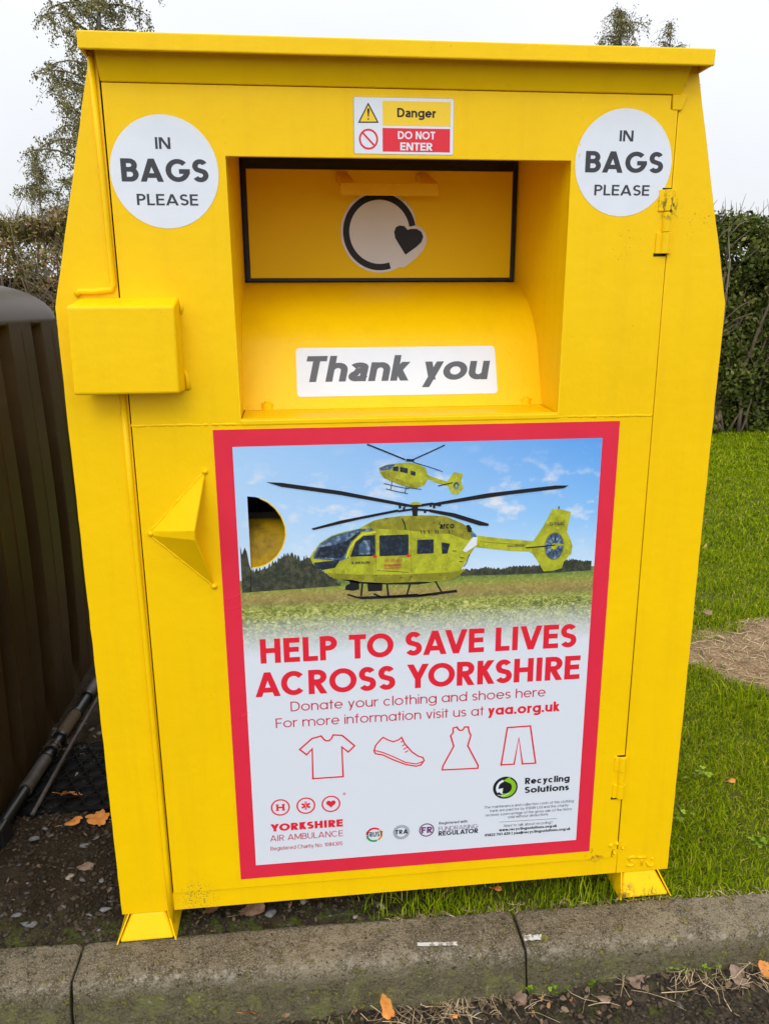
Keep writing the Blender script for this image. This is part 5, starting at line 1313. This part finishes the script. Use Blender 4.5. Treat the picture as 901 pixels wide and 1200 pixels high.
# black ground grid
root = tag(empty('ground_grid', bp(110, 905, 2, .05)), 'black plastic honeycomb ground grid half buried beside the pole', 'ground grid')
GRD = mat('black_grid_plastic', (.007, .007, .007), rough=.5, spec=.15)
mb = MB(); g0 = bp(112, 905, 2, .052) - root.location
for i in range(-3, 5):
    for j in range(-3, 4):
        cx_, cy_ = g0.x + i * .052 + (j % 2) * .026, g0.y + j * .046
        mb.tube([(cx_ + .024 * math.cos(t_), cy_ + .024 * math.sin(t_), .004) for t_ in np.linspace(0, 2 * PI, 17)], .0022, GRD, 5, caps=False)
mb.build('ring_cells', root, smooth=True)
mb = MB()
mb.hexa([(g0.x - .19, g0.y - .17, -.012), (g0.x + .25, g0.y - .17, -.012), (g0.x + .25, g0.y + .17, -.012), (g0.x - .19, g0.y + .17, -.012),
         (g0.x - .19, g0.y - .17, -.002), (g0.x + .25, g0.y - .17, -.002), (g0.x + .25, g0.y + .17, -.002), (g0.x - .19, g0.y + .17, -.002)], GRD)
mb.build('grid_base', root)
# notable flints
FLT = mat('pale_flint', (.22, .22, .225), rough=.6, vary=(40, (.11, .10, .09), .42, .6), bump=(60, .5, .004))
FLW = mat('white_flint', (.42, .37, .30), rough=.6, vary=(50, (.28, .18, .11), .5, .6), bump=(60, .5, .004))
for px, py, s_, m, lab in ((36, 1082, .020, FLT, 'flat grey flint near the kerb at the lower left'), (125, 1065, .015, FLT, 'bluish flint chip left of the yellow foot'), (82, 1027, .016, FLW, 'cream flint chip in the middle of the bare soil'),
                      (41, 982, .014, FLT, 'pale grey flint below the end of the pole'), (52, 971, .012, FLT, 'small pale flint nearest the pole end'), (319, 1069, .016, FLT, 'pale grey flint under the bank right of a brown leaf'),
                      (20, 1072, .014, FLT, 'dull grey flint at the left edge near the kerb'), (100, 990, .014, FLT, 'grey flint in front of the ground grid'), (416, 1074, .009, FLW, 'small cream stone under the bank at the start of the grass')):
    c_ = bp(px, py, 2, .050); v, f, T_ = stones(1, (0, .0001), (0, .0001), lambda x, y: 0, s_, s_ + .0001, px, .22)
    o = npmesh('flint_stone', v, f, m, origin=(0, 0, 0)); o.location = c_ + Vector((0, 0, -.002))
    tag(o, lab, 'stone', 'flint stones on the soil')

# ================================================================== VEGETATION
def leafcloud(C, size, seed, droop=0):
    """one folded diamond (two tris as a quad) per centre"""
    r = np.random.default_rng(seed); n_ = len(C)
    a = r.normal(size=(n_, 3)); a[:, 2] -= droop; a /= np.linalg.norm(a, axis=1)[:, None]
    b = np.cross(a, r.normal(size=(n_, 3))); b /= np.linalg.norm(b, axis=1)[:, None]
    s_ = (size * r.uniform(.6, 1.3, n_))[:, None]
    V = np.stack([C - a * s_ * .5, C + b * s_ * .30, C + a * s_ * .55, C - b * s_ * .30], 1).reshape(-1, 3)
    Fc = (np.arange(n_)[:, None] * 4 + np.arange(4)[None])
    return V, Fc
BRK = mat('branch_bark', (.17, .125, .075), rough=.85, vary=(20, (.14, .12, .10), .5, .65), bump=(40, .5, .01))
BRW = mat('birch_bark', (.22, .20, .18), rough=.8, vary=[(6, (.07, .06, .055), .5, .58)], bump=(20, .4, .01))
HG = mat('hedge_leaves_green', (.05, .09, .02), rough=.5, spec=.2, tint=[(0, (.018, .028, .004)), (.35, (.048, .068, .008)), (.66, (.11, .135, .022)), (.86, (.22, .22, .05)), (1, (.40, .29, .08))])
HA = mat('hedge_leaves_autumn', (.1, .08, .03), rough=.6, spec=.12, tint=[(0, (.06, .045, .014)), (.26, (.15, .13, .03)), (.48, (.26, .23, .06)), (.64, (.30, .18, .09)), (.84, (.42, .21, .08)), (1, (.62, .48, .10))])
BL = mat('birch_leaves', (.1, .1, .04), rough=.5, spec=.3, tint=[(0, (.12, .12, .04)), (.5, (.21, .20, .075)), (.85, (.31, .27, .10)), (1, (.50, .36, .09))])
def hedge(name, x0, x1, y0, y1, top, n_, hot, seed, m, label, size, nb, openness=.0, base=.03):
    r = np.random.default_rng(seed)
    root = tag(empty(name, ((x0 + x1) / 2, y0, base)), label, 'hedge'); O_ = np.array(root.location)
    def topz(x): return top + .12 * hash2(x * 1.7, 3, seed) + .12 * hash2(x * 7, 5, seed)
    def front(x, z): return y0 + .16 * hash2(x * 1.5, z * 1.5, seed + 1) + .10 * hash2(x * 5, z * 5, seed + 2)
    C = []
    nn = 0
    # clumps of leaves
    while nn < n_:
        x = r.uniform(*hot) if r.random() < .72 else r.uniform(x0, x1)
        z = base + (topz(x) - base) * r.random() ** .85
        q = r.random()
        y = front(x, z) + abs(r.normal(0, .16)) if q < .8 else r.uniform(y0, y1)
        if q > .72: z = topz(x) - abs(r.normal(0, .07)); y = r.uniform(y0 + .02, y1)
        if hash2(x * 4, z * 4 + y * 4, seed + 7) < -.22 + openness * .4: continue
        k_ = r.integers(3, 9); C.append(np.array([x, y, z]) + r.normal(0, .04, (k_, 3))); nn += k_
    C = np.concatenate(C); V, Fc = leafcloud(C, np.full(len(C), size), seed)
    # colour drifts from clump to clump
    T_ = np.array([min(1, max(0, .45 + .55 * hash2(c_[0] * 3, c_[2] * 3, seed + 4))) for c_ in C]) * .55 + r.random(len(C)) * .5
    npmesh('leaves', V - O_, Fc, m, parent=root, tint=np.clip(T_, 0, 1))
    # woody inside
    mb = MB()
    for i in range(nb):
        x = r.uniform(*hot) if r.random() < .7 else r.uniform(x0, x1); y = r.uniform(y0 + .05, y0 + .5); p = Vector((x, y, base)); pts = [p.copy()]; rs = [r.uniform(.012, .03)]
        d = Vector((r.normal(0, .35), r.normal(0, .15), 1)).normalized(); L_ = topz(x) * r.uniform(.6, 1.0); st = 8
        for k_ in range(st):
            d = (d + Vector((r.normal(0, .22), r.normal(0, .15), .08))).normalized(); p = p + d * (L_ / st); pts.append(p.copy()); rs.append(rs[0] * (1 - .85 * (k_ + 1) / st))
            if k_ > 1 and r.random() < .8:
                e = (d + Vector((r.normal(0, .9), r.normal(-.2, .4), r.normal(0, .3)))).normalized(); q = p + e * r.uniform(.2, .5)
                mb.tube([p - Vector(O_), (p + q) / 2 + Vector((0, 0, .03)) - Vector(O_), q - Vector(O_)], [rs[-1] * .7, .006, .002], BRK, 5)
        mb.tube([q_ - Vector(O_) for q_ in pts], rs, BRK, 6)
    for i in range(int(nb * 2.2)):
        x = r.uniform(*hot); y = r.uniform(y0, y0 + .6); p = Vector((x, y, topz(x) - .15)); d = Vector((r.normal(0, .4), r.normal(0, .3), 1)).normalized() * r.uniform(.15, .38)
        mb.tube([p - Vector(O_), p + d * .5 + Vector((.01, 0, 0)) - Vector(O_), p + d - Vector(O_)], [.006, .004, .0015], BRK, 4)
    mb.build('branches', root, smooth=True)
    # added dark core: blocks the view through, inner shade put into its colour
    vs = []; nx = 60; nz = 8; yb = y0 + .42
    HC = mat('hedge_core_dark', (.012, .011, .006), rough=1, vary=(9, (.025, .020, .011), .45, .6), bump=(14, 1, .1))
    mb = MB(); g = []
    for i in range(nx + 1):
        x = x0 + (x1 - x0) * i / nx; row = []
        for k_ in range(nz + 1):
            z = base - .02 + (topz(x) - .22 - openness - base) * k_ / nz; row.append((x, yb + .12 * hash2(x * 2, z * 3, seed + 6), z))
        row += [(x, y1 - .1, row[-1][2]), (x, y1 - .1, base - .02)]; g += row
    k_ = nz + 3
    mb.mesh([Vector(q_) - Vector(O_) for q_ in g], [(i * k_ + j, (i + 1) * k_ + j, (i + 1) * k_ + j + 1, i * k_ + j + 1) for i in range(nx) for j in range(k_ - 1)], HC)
    mb.build('dark_core', root, smooth=True)
hedge('hedge', 1.2, 12.0, 6.1, 7.5, 2.12, 70000, (3.2, 6.0), 31, HG, 'dense dark green hedge behind the lawn on the right', .052, 150, openness=.12)
hedge('hedge', -12.0, 1.0, 8.0, 9.3, 2.28, 30000, (-4.6, -2.0), 32, HA, 'open autumn hedge with brown and orange leaves behind the dark tank', .050, 260, openness=.36)

def birch(name, x, y, H, base_r, crown_r, c0_, nb, leaves, seed, label, lean=(0, 0), size=.055, prof=None, tips=1):
    r = np.random.default_rng(seed); root = tag(empty(name, (x, y, .03)), label, 'tree', 'birch trees beyond the hedge')
    mb = MB(); tw = []
    trunk = []
    for t_ in np.linspace(0, 1, 14): trunk.append(Vector((lean[0] * t_ ** 1.4 + .10 * math.sin(5 * t_ + seed), lean[1] * t_ + .08 * math.cos(4 * t_), H * t_ * .97)))
    mb.tube(trunk, [base_r * (1 - .93 * t_) + .004 for t_ in np.linspace(0, 1, 14)], BRW, 9)
    mb.build('trunk', root, smooth=True)
    mb = MB(); Cs = []
    def tp(t_):
        f = t_ * 13; i = min(12, int(f)); return trunk[i].lerp(trunk[i + 1], f - i)
    for b in range(nb):
        t_ = c0_ + (1 - c0_) * (b + r.random()) / nb; p = tp(t_); u_ = (t_ - c0_) / (1 - c0_)
        cr = crown_r * (prof(u_) if prof else (math.sin(PI * min(1, u_ * .80 + .20)) ** .7))
        a = r.uniform(0, 2 * PI); L_ = cr * r.uniform(.7, 1.15); d = Vector((math.cos(a), math.sin(a), r.uniform(.5, 1.1))).normalized()
        pts = [p.copy()]; n_ = 7
        for k_ in range(n_):
            d = (d + Vector((r.normal(0, .13), r.normal(0, .13), -.10 - .05 * k_ * .4))).normalized(); p = p + d * L_ / n_ * 1.2; pts.append(p.copy())
            if k_ >= 1:
                for s_ in range(3):                                     # hanging twigs
                    q0 = pts[-2].lerp(p, r.random()); e = Vector((r.normal(0, .6), r.normal(0, .6), r.normal(-.15, .4))); tl = r.uniform(.15, .5) * (.5 + .5 * crown_r)
                    tpts = [q0]; q = q0
                    for w_ in range(4):
                        e = (e.normalized() + Vector((r.normal(0, .12), r.normal(0, .12), -.38))); q = q + e.normalized() * tl / 4; tpts.append(q)
                    mb.tube(tpts, [.0055, .0045, .0035, .003, .002], BRK, 3, caps=False)
                    tw.append(tpts)
        mb.tube(pts, [base_r * .30 * (1 - u_ * .6) * (1 - .12 * i) + .003 for i in range(len(pts))], BRK, 5)
    mb.build('branches', root, smooth=True)
    per = max(1, leaves // len(tw))
    for tpts in tw:
        k_ = r.poisson(per * r.uniform(.3, 1.7))
        for _ in range(k_):
            f = r.random() ** .8 * 3.999; i = int(f); Cs.append(np.array(tpts[i].lerp(tpts[i + 1], f - i)) + r.normal(0, .035, 3))
    C = np.array(Cs); V, Fc = leafcloud(C, np.full(len(C), size), seed, droop=.8)
    T_ = np.clip(r.random(len(C)) * .75 + .25 * np.array([hash2(c_[0], c_[1] + c_[2], seed) for c_ in C]) + .12, 0, 1)
    npmesh('crown', V, Fc, BL, parent=root, tint=T_)
birch('birch_tree', -3.62, 14.0, 8.6, .10, 1.15, .22, 80, 60000, 41, 'tall slender birch with thin olive leaves behind the bank at the upper left', lean=(.35, 0), size=.043)
birch('birch_tree', -4.75, 14.0, 3.95, .04, .55, .35, 24, 7000, 42, 'small young birch tip showing above the hedge at the far left', lean=(.05, 0), size=.038)
birch('birch_tree', 6.75, 16.0, 7.3, .10, 1.15, .25, 60, 22000, 43, 'birch whose leafy top shows just above the lid at the upper right', lean=(-.1, 0), size=.040, prof=lambda u: .12 + .88 * max(0, 1 - u) ** .55)
birch('birch_tree', 7.95, 16.4, 7.25, .08, .85, .25, 34, 5000, 44, 'thinner birch whose sparse tip shows right of the leafier one', lean=(0, 0), size=.038, prof=lambda u: .10 + .9 * max(0, 1 - u) ** .6)

# ================================================================== CAMERA, SKY, LIGHT
cam = bpy.data.cameras.new('camera'); co = bpy.data.objects.new('camera', cam); COL.objects.link(co)
cam.sensor_fit = 'VERTICAL'; cam.sensor_height = 24; cam.lens = 24 * F / 1200; cam.clip_start = .02; cam.clip_end = 1000
M = Matrix((RT, UP, -FW)).transposed().to_4x4(); M.translation = CAM; co.matrix_world = M
S.camera = co
SUN_EL, SUN_AZ = R(42), R(195)           # azimuth from +Y clockwise: behind the photographer, slightly to the left
w = bpy.data.worlds.new('World'); S.world = w; w.use_nodes = True; t = w.node_tree; L = t.links
for n_ in list(t.nodes): t.nodes.remove(n_)
out = nd(t, 'ShaderNodeOutputWorld'); mixs = nd(t, 'ShaderNodeMixShader'); mixs.inputs[0].default_value = .88
sky = nd(t, 'ShaderNodeTexSky'); sky.sky_type = 'NISHITA'; sky.sun_disc = False; sky.sun_elevation = SUN_EL; sky.sun_rotation = SUN_AZ
b1 = nd(t, 'ShaderNodeBackground'); b1.inputs['Strength'].default_value = .12; L.new(sky.outputs[0], b1.inputs[0])
# overcast cloud deck: brighter overhead than at the horizon, faint cloud texture
tc = nd(t, 'ShaderNodeTexCoord'); sp = nd(t, 'ShaderNodeSeparateXYZ'); L.new(tc.outputs['Generated'], sp.inputs[0])
mr = nd(t, 'ShaderNodeMapRange'); mr.inputs['From Min'].default_value = .0; mr.inputs['From Max'].default_value = 1; mr.inputs['To Min'].default_value = .865; mr.inputs['To Max'].default_value = 1.6; L.new(sp.outputs['Z'], mr.inputs['Value'])
n_ = nd(t, 'ShaderNodeTexNoise', Scale=2.2, Detail=5, Roughness=.5); L.new(tc.outputs['Generated'], n_.inputs['Vector'])
m2 = nd(t, 'ShaderNodeMapRange'); m2.inputs['From Min'].default_value = .35; m2.inputs['From Max'].default_value = .65; m2.inputs['To Min'].default_value = .93; m2.inputs['To Max'].default_value = 1.04; L.new(n_.outputs['Fac'], m2.inputs['Value'])
mu = nd(t, 'ShaderNodeMath', operation='MULTIPLY'); L.new(mr.outputs[0], mu.inputs[0]); L.new(m2.outputs[0], mu.inputs[1])
dt = nd(t, 'ShaderNodeVectorMath', operation='DOT_PRODUCT'); L.new(tc.outputs['Generated'], dt.inputs[0])
dt.inputs[1].default_value = (math.sin(SUN_AZ) * math.cos(SUN_EL), math.cos(SUN_AZ) * math.cos(SUN_EL), math.sin(SUN_EL))
mx0 = nd(t, 'ShaderNodeMath', operation='MAXIMUM'); L.new(dt.outputs['Value'], mx0.inputs[0]); mx0.inputs[1].default_value = 0
pw = nd(t, 'ShaderNodeMath', operation='POWER'); L.new(mx0.outputs[0], pw.inputs[0]); pw.inputs[1].default_value = 2.0
ad = nd(t, 'ShaderNodeMath', operation='MULTIPLY_ADD'); L.new(pw.outputs[0], ad.inputs[0]); ad.inputs[1].default_value = .95; L.new(mu.outputs[0], ad.inputs[2])
b2 = nd(t, 'ShaderNodeBackground'); b2.inputs[0].default_value = (.955, .967, 1.0, 1); L.new(ad.outputs[0], b2.inputs['Strength'])
L.new(b1.outputs[0], mixs.inputs[1]); L.new(b2.outputs[0], mixs.inputs[2]); L.new(mixs.outputs[0], out.inputs[0])
sun = bpy.data.lights.new('sun', 'SUN'); sun.energy = .55; sun.angle = R(20); sun.color = (1, .96, .90)
so = bpy.data.objects.new('sun', sun); COL.objects.link(so)
sd = Vector((math.sin(SUN_AZ) * math.cos(SUN_EL), math.cos(SUN_AZ) * math.cos(SUN_EL), math.sin(SUN_EL)))
so.rotation_euler = sd.to_track_quat('Z', 'Y').to_euler(); so.location = sd * 20
S.view_settings.view_transform = 'Standard'; S.view_settings.look = 'None'; S.view_settings.gamma = 1; S.view_settings.use_curve_mapping = False
S.view_settings.exposure = .07
S.render.engine = 'CYCLES'; S.cycles.use_denoising = True
S.cycles.use_adaptive_sampling = True; S.cycles.adaptive_threshold = .025
S.cycles.max_bounces = 6; S.cycles.diffuse_bounces = 4; S.cycles.glossy_bounces = 3
